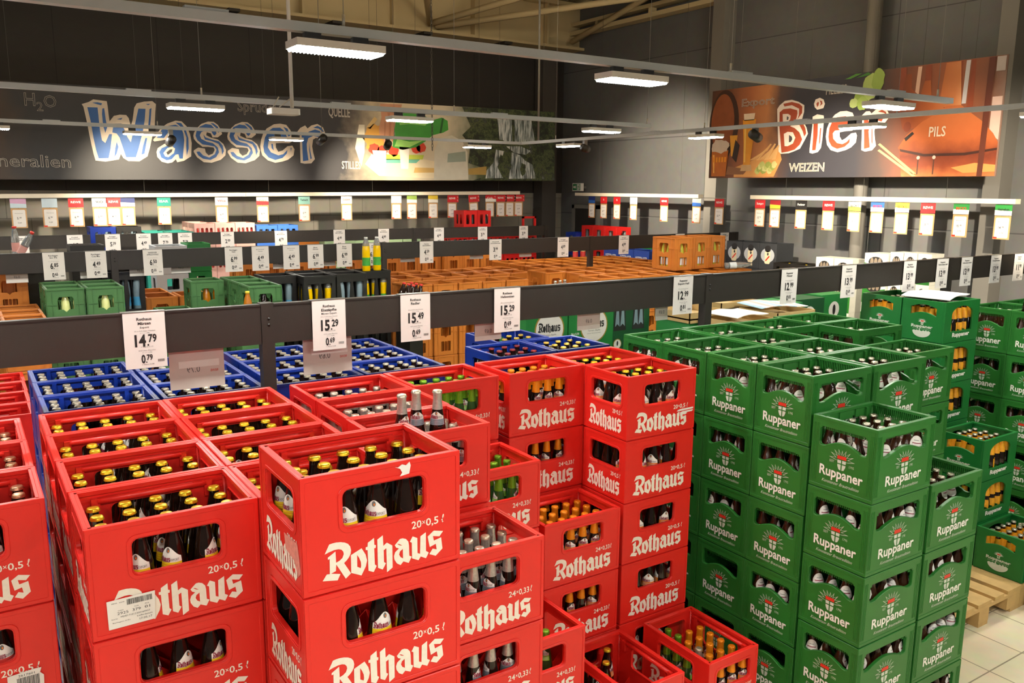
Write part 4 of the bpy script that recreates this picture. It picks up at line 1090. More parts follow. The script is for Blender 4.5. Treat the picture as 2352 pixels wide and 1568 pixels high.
R1T = [(0.482, ['Rothaus', 'Märzen', 'Export'], K20, '14.79', '3.10', F5, '0.79'), (1.211, ['Rothaus', 'Eiszäpfle', 'Märzen Export'], K24, '15.29', '3.42', F3_, '0.69'),
       (1.619, ['Rothaus', 'Radler'], K24, '15.49', '3.42', F3_, '0.69'), (2.111, ['Rothaus', 'Hefeweizen'], K24, '15.29', '3.42', F3_, '0.69'),
       (3.276, ['Ruppaner', 'Export Hell'], K20, '12.99', '3.10', F5, '0.81'), (4.171, ['Ruppaner', 'Pilsner'], K20, '12.99', '3.10', F5, '0.81'),
       (4.760, ['Ruppaner', 'Schimmele'], K24, '13.99', '3.42', F3_, '0.69'), (5.442, ['Ruppaner', 'Alko-Weizen'], K20, '13.99', '3.10', F5, '0.81'),
       (5.846, ['Ruppaner', 'Hefeweizen hell'], K20, '13.99', '3.10', F5, '0.81'), (6.167, ['Ruppaner', 'Hefeweizen dunkel'], K20, '13.99', '3.10', F5, '0.81'),
       (6.577, ['Ruppaner', 'Kristallweizen'], K20, '13.99', '3.10', F5, '0.81'), (6.927, ['Ruppaner', 'Radler'], K20, '11.99', '3.10', F5, '0.69')]
for q, (x, l, s1, p1, d1, s2, p2) in enumerate(R1T):
    tag(x, Y1 - 0.008, 1.9805, l, s1, p1, '+ Pfand ' + d1, s2, p2, '+ Pfand 0.08', 'white price tag %s, %s from left on the nearest rail' % (p1, ORD[q]))
R2T = [(0.536, ['Randegger', 'Iso Fit'], '6.85', '0.65'), (0.839, ['Randegger', 'Cola Mix'], '4.49', '0.49'), (1.269, ['RANDEGGER', 'APFELSCHORLE'], '6.50', '0.55'), (1.935, ['Randegger', 'Naku'], '6.99', '0.69'),
       (2.170, ['Bad Dürrheimer', 'Teaccino'], '4.49', '0.49'), (2.453, ['Bad Dürrheimer', 'Teaccino'], '4.49', '0.49'), (2.682, ['Bluna', 'Zitrone'], '6.99', '0.89'), (2.965, ['Bluna', 'Orange'], '6.99', '0.89'),
       (3.254, ['Afri', 'Cola'], '6.99', '0.89'), (3.836, ['Hansino', 'Zitronenlimo'], '4.59', '0.55'), (4.650, ['Schwarzwald', 'Zitronenlimonade'], '3.99', '0.39'), (5.536, ['Randegger', 'Zitronenlimonade'], '4.89', '0.65'),
       (6.418, ['Randegger', 'Orangenlimonade'], '4.89', '0.65'), (7.316, ['Randegger', 'Limonade'], '4.89', '0.65'), (8.093, ['Randegger', 'Zitronenlimonade'], '4.89', '0.65')]
W12 = ('12 x 0,7-Liter-Kasten', '')
W07 = ('0,7-Liter-Flasche', '')
for q, (x, l, p1, p2) in enumerate(R2T):
    tag(x, Y2 - 0.008, 1.9235, l, W12, p1, '+ Pfand 3.30', W07, p2, '+ Pfand 0.15', 'cream price tag %s, %s from left on the middle rail' % (p1, ORD[q] if q < 14 else 'rightmost'), wid=0.152, hgt=0.216)
R3T = [(0.450, '2.39', '0.39'), (0.95, '4.49', '0.55'), (1.314, '5.39', '0.79'), (1.626, '4.49', '0.55'), (1.850, '7.79', '0.89'), (2.061, '7.79', '0.89'), (2.529, '2.99', '0.29'), (3.157, '4.79', '0.59'), (3.893, '4.49', '0.55'), (4.494, '4.49', '0.55'), (5.296, '4.49', '0.55'), (5.976, '3.79', '0.49'), (6.657, '3.79', '0.49')]
for q, (x, p1, p2) in enumerate(R3T):
    tag(x, Y3 - 0.008, 1.9295, ['Krumbach' if q % 2 else 'Randegger', 'Mineralwasser'], W12, p1, '', W07, p2, '', 'small white price tag %s, %s from left on the farthest rail' % (p1, ORD[q]), wid=0.150, hgt=0.205, fine=False)
# the backs of tag pockets hanging behind the rails
POCK = mat('milky_pocket', '#d9cbc1', 0.35, var=0.03)
for q, (x0, x1, z0, y) in enumerate(((0.645, 0.855, 1.655, 3.43), (1.185, 1.405, 1.655, 3.43), (2.035, 2.185, 1.725, 3.43), (2.655, 2.805, 1.725, 3.43), (3.20, 3.29, 1.735, 3.43), (0.28, 0.43, 1.69, 7.62), (0.80, 0.96, 1.70, 7.62), (1.17, 1.33, 1.70, 7.62), (1.50, 1.66, 1.71, 7.62), (2.38, 2.52, 1.71, 7.62), (2.84, 2.98, 1.715, 7.62), (3.66, 3.82, 1.72, 7.62), (4.46, 4.62, 1.72, 7.62), (5.08, 5.24, 1.72, 7.62))):
    mb = MB()
    mb.box(x0, y, z0, x1, y + 0.003, z0 + (0.26 if z0 < 1.7 and y < 4 else 0.20), POCK)
    o = obj('tag_pocket', mb, label='back of a pinkish tag pocket, %s from left under the %s rail' % (ORD[q if q < 5 else q - 5], 'nearest' if q < 5 else 'middle'), cat='tag pocket', group='tag pockets seen from behind')
    mb = MB()
    if z0 < 1.7 and y < 4:
        mb.box(x0 + 0.035, y - 0.002, z0 + 0.085, x1 - 0.02, y - 0.0005, z0 + 0.112, WHITE)
        put_text(mb, '%s' % ('0.79' if q == 0 else '0.69'), GREYINK, lambda u, v, w: (x1 - (u - x0), y - 0.001 - w, v), (x0 + x1) / 2 + 0.015, z0 + 0.065, 0.025, width=0.05)
        put_text(mb, 'REWE', REDP, lambda u, v, w: (x1 - (u - x0), y - 0.001 - w, v), x0 + 0.04, z0 + 0.062, 0.010, width=0.03)
    else:
        mb.box(x0, y - 0.002, z0, x1, y - 0.0005, z0 + 0.022, WHITE)
        put_text(mb, '0.69', GREYINK, lambda u, v, w: (x1 - (u - x0), y - 0.001 - w, v), (x0 + x1) / 2, z0 + 0.035, 0.02, width=0.04)
    obj('paper_edge', mb, o)

# ---------------------------------------------------------------- light bars with hanging price cards along the walls
BARM = mat('cream_bar', '#e8dcc6', 0.4, var=0.02)
WIRED = mat('thin_dark_wire', '#55524d', 0.6, var=0.0)
def wires_part(o, pts, ztop, name='hanger'):
    for p in pts:
        j = MB(); j.tube(p, (p[0], p[1], ztop), 0.0022, WIRED, 5); obj(name, j, o)
TW_ = lambda x: 2.298 + 0.0098 * x
mb = MB()
for a, b in ((-2.0, 3.0), (3.003, 7.05)):
    mb.add([(a, 10.57, TW_(a)), (b, 10.57, TW_(b)), (b, 10.66, TW_(b)), (a, 10.66, TW_(a)), (a, 10.57, TW_(a) + .045), (b, 10.57, TW_(b) + .045), (b, 10.66, TW_(b) + .045), (a, 10.66, TW_(a) + .045)], [(3, 2, 1, 0), (4, 5, 6, 7), (0, 1, 5, 4), (1, 2, 6, 5), (2, 3, 7, 6), (3, 0, 4, 7)], BARM)
o = obj('card_bar', mb, label='long cream bar above the price cards along the back wall', cat='hanging bar')
wires_part(o, [(x, 10.61, TW_(x) + .045) for x in (0.4, 1.85, 3.3, 4.7, 6.7)], 5.3)
for nm, y0, y1, ys, lb in (('card_bar', 10.42, 7.83, (9.9, 8.2), 'short cream bar above the price cards on the corner wall'), ('card_bar', 6.98, 3.93, (6.5, 5.5, 4.6), 'cream bar above the price cards below the copper-kettle banner')):
    mb = MB(); mb.box(7.96, y1, 2.352, 8.05, y0, 2.397, BARM)
    if y1 == 7.83: mb.tube((8.0, 7.83, 2.354), (8.0, 7.40, 2.354), 0.003, CHROME, 6)
    o = obj(nm, mb, label=lb, cat='hanging bar')
    wires_part(o, [(8.005, y, 2.397) for y in ys], 5.34)
TAN = mat('tan_card', '#c79a68', 0.55, var=0.04)
HC = {n: mat('header_' + n, c, 0.45, var=0.03) for n, c in dict(red='#d02428', white='#f1ece0', lilac='#d9a9c9', ice='#cfe0ea', teal='#1c8f80', blue='#2f5fae', navy='#1f2f6f', yellow='#e2c23a', leaf='#8fae4f', black='#1d1b19', crimson='#9c1c24', sage='#8cc0b4', green='#2f8f3f', grey='#b9b8b2').items()}
def card(p, rz, h1, h2, txt, tcol, prices, label, swing=0.0, wide=False):
    """Hanging price card: tan frame with a white face below a printed brand header."""
    T0 = Matrix.Rotation(swing, 4, 'Y')
    T = lambda u, v, w: tuple(T0 @ Vector((u, -w, v)))
    mb = MB()
    mb.box(-0.074, -0.001, -0.32, 0.074, 0.001, -0.108, TAN, lambda x, y, z: tuple(T0 @ Vector((x, y, z))))
    mb.box(-0.004, 0, -0.11, 0.004, 0.001, 0.0, CLIP, lambda x, y, z: tuple(T0 @ Vector((x, y, z))))
    o = obj('price_card', mb, None, p, rz, label, 'price card', 'price cards hanging along the walls')
    hd = MB()
    x1 = 0.105 if wide else 0.076
    hd.box(-0.076, -0.0025, -0.103, x1, -0.0012, -0.004, HC[h1], lambda x, y, z: tuple(T0 @ Vector((x, y, z))))
    if h2: hd.flat([[(-0.076, -0.103), (x1, -0.103), (x1, -0.062), (-0.076, -0.055)]], HC[h2], T, 0.0029)
    if txt: put_text(hd, txt, {'w': WHITE, 'r': REDP, 'k': INK, 'g': HC['green']}[tcol], T, 0.0, -0.060, 0.024, width=min(0.10, 0.026 * len(txt)), bold=0.03, off=0.0034)
    if wide:
        put_text(hd, '%', WHITE, T, 0.088, -0.04, 0.018, off=0.0034); put_text(hd, '%', WHITE, T, 0.088, -0.085, 0.018, off=0.0034)
    obj('header', hd, o)
    fc = MB()
    fc.flat([rr(-0.060, -0.308, 0.060, -0.124, 0.012)], TAGW, T, 0.0018)
    put_text(fc, prices[0][:-2], INK, T, -0.004, -0.225, 0.022, align='R', bold=0.03, xs=0.8, off=0.0024)
    put_text(fc, prices[0][-2:], INK, T, 0.0, -0.216, 0.014, align='L', bold=0.02, off=0.0024)
    put_text(fc, prices[1], INK, T, 0.0, -0.270, 0.014, width=0.034, off=0.0024)
    put_text(fc, prices[2], GREYINK, T, 0, -0.165, 0.007, width=0.075, off=0.0024)
    fc.flat([[(-0.070, -0.314), (-0.035, -0.314), (-0.035, -0.298), (-0.070, -0.298)]], REDP, T, 0.0026)
    obj('card_face', fc, o)
WC = [(0.570, 'lilac', 'ice', '', 'k', '5.49'), (0.868, 'ice', None, '', 'k', '6.99'), (1.127, 'red', None, 'REWE', 'w', '6.99'), (1.365, 'white', 'ice', 'ViO', 'k', '5.49'), (1.510, 'red', None, 'REWE', 'w', '4.99'), (1.660, 'navy', 'white', '', 'w', '4.99'),
      (2.052, 'teal', None, 'ISAR', 'w', '7.79'), (2.712, 'white', None, 'Vilsa', 'r', '6.49'), (3.212, 'white', 'red', 'Volvic', 'g', '8.28'), (3.746, 'sage', None, 'Teinach', 'k', '5.49'), (4.322, 'white', None, 'Eiszeit', 'r', '6.49'),
      (5.042, 'white', None, '', 'k', '6.99'), (5.278, 'leaf', 'white', '', 'g', '6.49'), (5.607, 'yellow', 'white', '', 'r', '5.79'), (5.912, 'red', None, 'REWE', 'w', '7.99'), (6.255, 'red', None, 'REWE', 'w', '7.99'), (6.541, 'red', 'white', 'Cola', 'w', '7.99'), (6.728, 'red', None, 'REWE', 'w', '7.99'), (6.888, 'red', None, 'REWE', 'w', '7.99'), (7.045, 'red', None, 'REWE', 'w', '7.99')]
for q, (x, a, b, t_, c, p1) in enumerate(WC):
    card((x, 10.60, TW_(x) - 0.001), 0.0, a, b, t_, c, (p1, '0.69', 'Mineralwasser'), 'hanging price card with %s header, number %d from left on the back wall' % (a, q + 1), swing=-0.06 if q == 15 else 0.0, wide=q > 13)
MC = [(10.05, 'navy', 'blue', '', 'w'), (9.77, 'red', None, '%', 'w'), (9.47, 'red', None, '%', 'w'), (9.11, 'white', None, '', 'k'), (8.49, 'red', None, 'REWE', 'w'), (7.89, 'grey', 'blue', '', 'k'), (7.50, 'red', None, 'REWE', 'w')]
BC = [(6.855, 'red', None, 'Stuttgart', 'w'), (6.632, 'crimson', 'yellow', '', 'w'), (6.267, 'black', None, 'Paulaner', 'w'), (5.907, 'red', None, 'REWE', 'w'), (5.583, 'white', 'leaf', "BECK'S", 'k'), (5.316, 'blue', 'white', "BECK'S", 'r'), (5.040, 'yellow', 'white', "BECK'S", 'r'), (4.766, 'red', None, 'REWE', 'w'), (4.436, 'green', 'white', "BECK'S", 'r'), (4.045, 'green', 'white', 'Heineken', 'k')]
for q, (y, a, b, t_, c) in enumerate(MC):
    card((8.0, y, 2.35), -PI / 2, a, b, t_, c, ('15.79', '0.79', 'Biere'), 'hanging price card with %s header, number %d from left on the corner wall' % (a, q + 1))
for q, (y, a, b, t_, c) in enumerate(BC):
    card((8.0, y, 2.35), -PI / 2, a, b, t_, c, ('14.99' if q == 9 else '15.79', '0.79', 'Biere'), 'hanging price card with %s header, number %d from left below the copper banner' % (a, q + 1))

# ---------------------------------------------------------------- the two printed banners
def ramp_mat(name, axis, stops, noise=0.0, nscale=6):
    m = bpy.data.materials.new(name)
    m.use_nodes = True
    nt = m.node_tree
    b = nt.nodes['Principled BSDF']
    b.inputs['Roughness'].default_value = 0.55
    tc = nt.nodes.new('ShaderNodeTexCoord')
    sp = nt.nodes.new('ShaderNodeSeparateXYZ')
    nt.links.new(tc.outputs['Object'], sp.inputs[0])
    mr = nt.nodes.new('ShaderNodeMapRange')
    lo, hi = stops[0][0], stops[-1][0]
    mr.inputs[1].default_value, mr.inputs[2].default_value = lo, hi
    nt.links.new(sp.outputs[axis], mr.inputs[0])
    src = mr.outputs[0]
    cr = nt.nodes.new('ShaderNodeValToRGB')
    while len(cr.color_ramp.elements) < len(stops): cr.color_ramp.elements.new(0.5)
    for e, (x, c) in zip(cr.color_ramp.elements, stops):
        e.position = (x - lo) / (hi - lo)
        e.color = (*lin(c), 1)
    n = nt.nodes.new('ShaderNodeTexNoise')
    n.inputs['Scale'].default_value = nscale
    n.inputs['Detail'].default_value = 6
    nt.links.new(tc.outputs['Object'], n.inputs['Vector'])
    if noise:
        ma = nt.nodes.new('ShaderNodeMath'); ma.operation = 'MULTIPLY_ADD'
        ma.inputs[1].default_value = noise; ma.inputs[2].default_value = -noise / 2
        nt.links.new(n.outputs['Fac'], ma.inputs[0])
        ad = nt.nodes.new('ShaderNodeMath')
        nt.links.new(src, ad.inputs[0]); nt.links.new(ma.outputs[0], ad.inputs[1])
        src = ad.outputs[0]
    nt.links.new(src, cr.inputs[0])
    nt.links.new(cr.outputs[0], b.inputs['Base Color'])
    return m
def pm(h, **k): return mat('print_' + h.lstrip('#'), h, 0.55, **{**dict(var=0.12, scale=9), **k})
def blob(cx, cz, rx, rz, seed, n=18, j=0.18):
    R = random.Random(seed)
    return [(cx + rx * (1 + R.uniform(-j, j)) * math.cos(2 * PI * k / n), cz + rz * (1 + R.uniform(-j, j)) * math.sin(2 * PI * k / n)) for k in range(n)]
def banner_letters(mb, D, T, cream, fillm, dark):
    for k, m, off in (('cream', cream, 0.002), ('fill', fillm, 0.003), ('cream2', cream, 0.004), ('dark', dark, 0.005)):
        for l in D[k]: mb.flat([[(x / 1000, z / 1000) for x, z in l]], m, T, off)
COPPER = ramp_mat('copper_kettle_print', 1, [(4.08, '#6a3018'), (4.25, '#a3532b'), (4.42, '#e0a070'), (4.55, '#c87a48'), (4.75, '#b4602f'), (4.95, '#94471f'), (5.2, '#5a2614')], 0.10, 7)
COPPER2 = ramp_mat('copper_vessel_print', 2, [(2.58, '#c9733f'), (2.70, '#8a3d1d'), (2.80, '#6e2d15'), (2.95, '#b05a2c'), (3.2, '#c06a38'), (3.4, '#a65228'), (3.7, '#7a381c')], 0.12, 9)
def rock_mat():
    m = ramp_mat('mossy_rock_print', 0, [(0, '#11150f'), (0.35, '#1c2416'), (0.5, '#384526'), (0.58, '#566137'), (0.66, '#22281f'), (0.8, '#4a4f48'), (1.0, '#8b9290')], 0.0, 7)
    nt = m.node_tree
    n = [q for q in nt.nodes if q.type == 'TEX_NOISE'][0]
    n.inputs['Roughness'].default_value = 0.75
    c = [q for q in nt.nodes if q.type == 'VALTORGB'][0]
    mr = [q for q in nt.nodes if q.type == 'MAP_RANGE'][0]
    mr.inputs[1].default_value, mr.inputs[2].default_value = 0.30, 0.74
    nt.links.new(n.outputs['Fac'], mr.inputs[0])
    return m
def fall_mat():
    m = ramp_mat('falling_water_print', 0, [(0, '#2c3330'), (0.4, '#75807f'), (0.7, '#b9c2c4'), (1.0, '#dfe2df')], 0.0, 5)
    nt = m.node_tree
    n = [q for q in nt.nodes if q.type == 'TEX_NOISE'][0]
    mp = nt.nodes.new('ShaderNodeMapping')
    mp.inputs['Scale'].default_value = (9, 1, 1.2)
    tc = [q for q in nt.nodes if q.type == 'TEX_COORD'][0]
    nt.links.new(tc.outputs['Object'], mp.inputs[0]); nt.links.new(mp.outputs[0], n.inputs['Vector'])
    mr = [q for q in nt.nodes if q.type == 'MAP_RANGE'][0]
    mr.inputs[1].default_value, mr.inputs[2].default_value = 0.32, 0.68
    nt.links.new(n.outputs['Fac'], mr.inputs[0])
    return m
ROCK, FALL = rock_mat(), fall_mat()
CHALK = mat('chalk_print', '#cfc0ae', 0.6, var=0.05)
GCH = mat('grey_chalk_print', '#b5aca2', 0.6, var=0.05)
# back banner
TB = lambda u, v, w: (u, 10.5 - w, v)
zb_ = lambda x: 2.494 + 0.0103 * x
zt_ = lambda x: 3.501 + 0.0103 * x
WB = ramp_mat('water_banner_print', 0, [(-2.0, '#241d1a'), (0.45, '#3a2a1c'), (0.75, '#211f20'), (4.25, '#2a272b'), (4.55, '#8f8372'), (4.85, '#d8c6a2'), (5.7, '#d9cdb4'), (6.05, '#a3a08a'), (6.3, '#4c5637'), (7.0, '#2f3a28'), (7.7, '#20261f')], 0.06, 5)
mb = MB()
P8 = [(-2.0, zb_(-2.0)), (7.63, zb_(7.63)), (7.61, zt_(7.61)), (-2.0, zt_(-2.0))]
mb.prism([P8], 0.012, WB, lambda u, v, w: (u, 10.5 + 0.012 - w, v))
o = obj('wall_banner', mb, label='long dark banner with big blue letters and a waterfall picture on the back wall', cat='banner')
wires_part(o, [(x, 10.506, zt_(x)) for x in (0.6, 2.33, 3.4, 4.76, 5.31, 6.3, 7.4)], 5.3, 'suspension_wire')
mb = MB()
banner_letters(mb, WASSER, TB, CHALK, mat('print_blue', '#25589a', 0.55, var=0.05), pm('#2a272b'))
for t_, x0, x1, z, h, ol, m in (('H', 0.71, 0.81, 3.27, 0.13, 0.02, GCH), ('2', 0.82, 0.88, 3.22, 0.09, 0.02, GCH), ('O', 0.89, 1.01, 3.265, 0.12, 0.02, GCH), ('Mineralien', 0.20, 1.10, 2.635, 0.125, 0.022, GCH), ('Sprudel', 2.93, 3.39, 3.335, 0.12, 0.022, GCH)):
    put_text(mb, t_, m, TB, x0, z, h, width=x1 - x0, align='L', outline=ol, off=0.006)
put_text(mb, 'QUELLE', GCH, TB, 4.07, 3.335, 0.115, width=0.29, align='L', bold=0.02, off=0.003)
put_text(mb, 'STILLES', CHALK, TB, 4.23, 2.685, 0.095, width=0.26, align='L', bold=0.02, off=0.003)
obj('lettering', mb, o)
mb = MB()
F = lambda l, c, off=0.002, **k: mb.flat([l], pm(c, **k), TB, off)
F([(4.55, 2.75), (4.75, 2.60), (5.6, 2.58), (6.0, 2.62), (6.0, 2.75), (5.3, 2.85), (4.7, 2.95)], '#e8d9b6', 0.0015)
F(blob(4.72, 3.08, 0.17, 0.20, 1), '#d49a3e'); F([(4.58, 3.22), (4.70, 3.36), (4.74, 3.33), (4.64, 3.20)], '#d9b878'); F([(4.42, 2.95), (4.48, 3.25), (4.56, 3.25), (4.55, 2.9), (4.50, 2.72)], '#e5dcc5')
F([(4.78, 3.53), (5.10, 3.54), (5.06, 3.40), (5.02, 3.20), (4.98, 3.06), (4.94, 3.05), (4.92, 3.14), (4.88, 3.02), (4.83, 3.02), (4.82, 3.10), (4.77, 3.10), (4.76, 3.22), (4.80, 3.36)], '#c98f6e', 0.003)
F([(4.90, 3.12), (4.905, 3.30), (4.885, 3.42), (4.92, 3.42), (4.94, 3.30), (4.93, 3.12)], '#b57a5a', 0.0035); F([(4.83, 3.10), (4.84, 3.30), (4.86, 3.30), (4.85, 3.10)], '#b57a5a', 0.0035)
F([(4.95, 2.98), (5.10, 2.95), (5.30, 2.99), (5.44, 3.07), (5.56, 3.16), (5.72, 3.20), (5.80, 3.24), (5.79, 3.36), (5.70, 3.40), (5.56, 3.36), (5.40, 3.42), (5.12, 3.44), (5.02, 3.40), (4.98, 3.20)], '#3f9a3a', 0.004)
F([(5.05, 3.36), (5.30, 3.37), (5.50, 3.33), (5.44, 3.28), (5.20, 3.29), (5.06, 3.27)], '#8fd06a', 0.005); F([(5.66, 3.19), (5.70, 3.39), (5.73, 3.395), (5.69, 3.19)], '#1f5a22', 0.005); F([(4.98, 2.99), (5.2, 2.985), (5.4, 3.08), (5.2, 3.06), (5.02, 3.09)], '#9fdc70', 0.005)
for q, (x, z) in enumerate(((4.68, 2.95), (4.80, 2.92), (4.97, 2.93), (5.30, 2.98), (5.38, 2.99))): F(blob(x, z, 0.075, 0.07, q + 5), '#d8442a', 0.003)
F([(4.70, 2.88), (5.42, 2.89), (5.40, 2.83), (4.74, 2.81)], '#b9c84a', 0.003); F([(4.76, 2.82), (5.36, 2.83), (5.30, 2.78), (4.85, 2.77)], '#6fb7a0', 0.003)
F([(4.66, 2.93), (4.86, 2.93), (4.85, 2.72), (4.70, 2.72)], '#efe9da', 0.004); F([(5.05, 3.0), (5.20, 3.0), (5.18, 2.70), (5.07, 2.70)], '#f2eee2', 0.004)
F([(5.28, 2.72), (5.64, 2.72), (5.64, 2.66), (5.26, 2.65)], '#d8b26a', 0.003)
F([(5.57, 2.56), (5.58, 2.95), (5.66, 3.12), (5.85, 3.17), (6.02, 3.10), (6.10, 2.95), (6.12, 2.57)], '#d6d2c2', 0.004); F([(5.78, 2.80), (5.79, 2.92), (6.07, 2.96), (6.08, 2.82)], '#9aa79a', 0.005)
F([(6.12, 2.72), (6.42, 2.76), (6.42, 2.64), (6.12, 2.64)], '#a98a45', 0.003)
mb.flat([[(6.20, 2.56), (7.625, 2.572), (7.61, 3.575), (6.02, 3.56), (6.16, 3.30), (6.02, 3.18), (6.15, 3.05), (6.12, 2.80), (6.42, 2.72), (6.40, 2.62)]], ROCK, TB, 0.0022)
for l in ([(6.60, 3.44), (6.84, 3.45), (6.86, 3.12), (6.74, 3.10), (6.64, 3.13)], [(6.89, 3.47), (7.18, 3.46), (7.26, 3.12), (7.05, 3.08), (6.90, 3.11)], [(6.58, 3.0), (6.72, 2.98), (6.66, 2.84), (6.60, 2.76), (6.70, 2.60), (6.40, 2.59), (6.42, 2.70), (6.54, 2.82)],
          [(6.85, 2.97), (7.0, 2.93), (7.08, 2.86), (7.22, 2.80), (7.28, 2.60), (6.80, 2.59), (6.83, 2.75)], [(6.75, 3.05), (7.0, 3.06), (7.18, 3.0), (7.1, 2.94), (6.9, 2.96)]): mb.flat([l], FALL, TB, 0.003)
for q, (x, z, a, b) in enumerate(((6.74, 2.83, .10, .13), (7.05, 2.73, .045, .09), (6.62, 3.10, .10, .04), (7.30, 2.95, .09, .07), (7.42, 2.75, .12, .08), (7.0, 3.09, .12, .025), (6.45, 3.0, .10, .05))): mb.flat([blob(x, z, a, b, 90 + q, j=.25)], ROCK, TB, 0.004)
obj('printed_picture', mb, o)
# right banner
TR_ = lambda u, v, w: (7.9 - w, u, v)
BBm = ramp_mat('beer_banner_print', 1, [(4.0, '#8d7a70'), (4.22, '#7a4a35'), (4.6, '#9a5636'), (5.0, '#7c4630'), (5.3, '#4a3a36'), (5.55, '#33323a'), (6.35, '#34333b'), (6.55, '#57423c'), (6.75, '#c07f4e'), (7.0, '#a8633a'), (7.3, '#6e3f28'), (7.7, '#3a2318')], 0.05, 5)
mb = MB()
mb.prism([[(7.61, 2.600), (4.10, 2.597), (4.10, 3.654), (7.61, 3.643)]], 0.012, BBm, lambda u, v, w: (7.912 - w, u, v))
o = obj('wall_banner', mb, label='banner with big red-brown letters and copper brewing kettles on the right wall', cat='banner')
wires_part(o, [(7.906, y, 3.648) for y in (7.4, 7.2, 6.2, 5.55, 4.9, 4.4)], 5.34, 'suspension_wire')
mb = MB()
banner_letters(mb, BIER, TR_, mat('chalk_white_print', '#f2e4d8', 0.6, var=0.04), mat('print_rust', '#a8482a', 0.55, var=0.05), pm('#4a444a'))
TRT = lambda u, v, w: (7.9 - w, -u, v)
for t_, y0, wd, z, h, ol in (('Export', 7.13, .48, 3.425, .085, .03), ('WEIZEN', 6.39, .47, 2.665, .09, .04)):
    put_text(mb, t_, GCH if t_ == 'Export' else CHALK, TRT, -y0, z, h, width=wd, align='L', outline=ol, off=0.006)
put_text(mb, 'HELLES', GCH, TRT, -5.97, 3.465, 0.085, width=0.25, align='L', bold=0.02, off=0.003)
put_text(mb, 'PILS', CHALK, TRT, -4.765, 2.975, 0.09, width=0.165, align='L', bold=0.02, off=0.012)
obj('lettering', mb, o)
mb = MB()
F = lambda l, c, off=0.002, **k: mb.flat([l], pm(c, **k), TR_, off)
F([(6.6, 2.61), (7.2, 2.61), (7.2, 2.72), (6.75, 2.85), (6.55, 2.95), (6.5, 2.8)], '#d99a55', 0.0015)
F(ell(7.40, 3.24, 0.235, 0.40, 28), '#3a2015'); F(ell(7.42, 3.25, 0.185, 0.345, 28), '#8a4a26', 0.003, var=0.25); F([(7.60, 3.02), (7.25, 2.98), (7.30, 2.86), (7.60, 2.86)], '#2a1810', 0.0025)
F([(7.17, 3.10), (7.29, 3.10), (7.26, 2.86), (7.2, 2.84)], '#e0a032', 0.004); F([(7.13, 2.98), (7.20, 3.05), (7.24, 2.84), (7.17, 2.78)], '#2c1a10', 0.005)
F([(6.92, 3.34), (7.09, 3.34), (7.08, 3.26), (6.93, 3.26)], '#e8d2b8', 0.006); F([(6.90, 3.27), (7.10, 3.27), (7.07, 3.0), (7.06, 2.75), (6.96, 2.75), (6.93, 3.0)], '#e59a28', 0.006, var=0.15); F([(7.04, 3.2), (7.07, 3.2), (7.05, 2.78), (7.03, 2.78)], '#f5c860', 0.007); F([(6.94, 2.75), (7.08, 2.75), (7.10, 2.68), (6.92, 2.68)], '#c9a070', 0.006)
F([(7.30, 2.93), (7.57, 2.93), (7.56, 2.62), (7.33, 2.62)], '#b5621a', 0.008, var=0.3); F(blob(7.44, 2.98, 0.14, 0.085, 4), '#d8c6b4', 0.009); F([(7.52, 2.88), (7.55, 2.88), (7.53, 2.66), (7.51, 2.66)], '#f0b050', 0.009)
for q in range(5): F([(7.33 + .045 * q, 2.85), (7.36 + .045 * q, 2.85), (7.36 + .045 * q, 2.79), (7.33 + .045 * q, 2.79)], '#e8941c', 0.0095)
F([(7.33, 2.64), (7.05, 2.64), (6.99, 2.70), (7.30, 2.74)], '#8a5a38', 0.003)
for q in range(14): F([(6.95 - .028 * q, 2.80 + .005 * (q % 4)), (6.98 - .028 * q, 2.80), (6.72 - .012 * q, 2.92 + .016 * (q % 5)), (6.70 - .012 * q, 2.91 + .016 * (q % 5))], '#e3b070', 0.0022 + .0001 * q)
for q in range(12): F(blob(6.84 - .022 * q, 2.68 + .022 * ((q * 5) % 4), .04, .038, q + 30), ['#b9bb6a', '#9aa24e', '#cfcb86'][q % 3], 0.004 + .0002 * q)
for q, (y, z, a, b) in enumerate(((5.44, 3.50, .09, .13), (5.36, 3.56, .07, .11), (5.56, 3.40, .055, .08), (5.62, 3.35, .05, .05), (5.52, 3.34, .06, .07))): F(blob(y, z, a, b, q + 50, j=.1), ['#a9bf6a', '#93ad52', '#8ea84a', '#b5c77e', '#9fb85c'][q], 0.004 + .0004 * q)
F([(5.75, 3.60), (5.62, 3.645), (5.55, 3.64), (5.68, 3.60)], '#4f8a33', 0.003); F([(5.62, 3.60), (5.48, 3.645), (5.44, 3.62)], '#3f7a2c', 0.003)
for y0, y1 in ((5.12, 5.06), (4.86, 4.80), (4.66, 4.54), (4.58, 4.5), (4.42, 4.38)): F([(y0, 3.645), (y1, 3.645), (y1 - .01, 3.2), (y0 + .01, 3.2)], '#8a4024', 0.002, var=0.25)
F([(4.94, 3.64), (4.90, 3.64), (4.92, 3.2), (4.96, 3.2)], '#e0b8a0', 0.002); F([(4.47, 3.645), (4.43, 3.645), (4.44, 3.26), (4.48, 3.26)], '#c9c4c8', 0.002)
mb.flat([[(5.18, 3.28), (5.16, 3.36), (5.08, 3.44), (5.06, 3.58), (5.00, 3.58), (4.99, 3.44), (4.92, 3.38), (4.90, 3.26), (4.95, 3.18), (5.14, 3.20)]], COPPER, TR_, 0.0025)
mb.flat([[(5.08, 3.16), (5.02, 3.26), (4.90, 3.34), (4.86, 3.50), (4.80, 3.50), (4.78, 3.36), (4.68, 3.30), (4.62, 3.18), (4.66, 3.06), (5.05, 3.06)]], COPPER, TR_, 0.003)
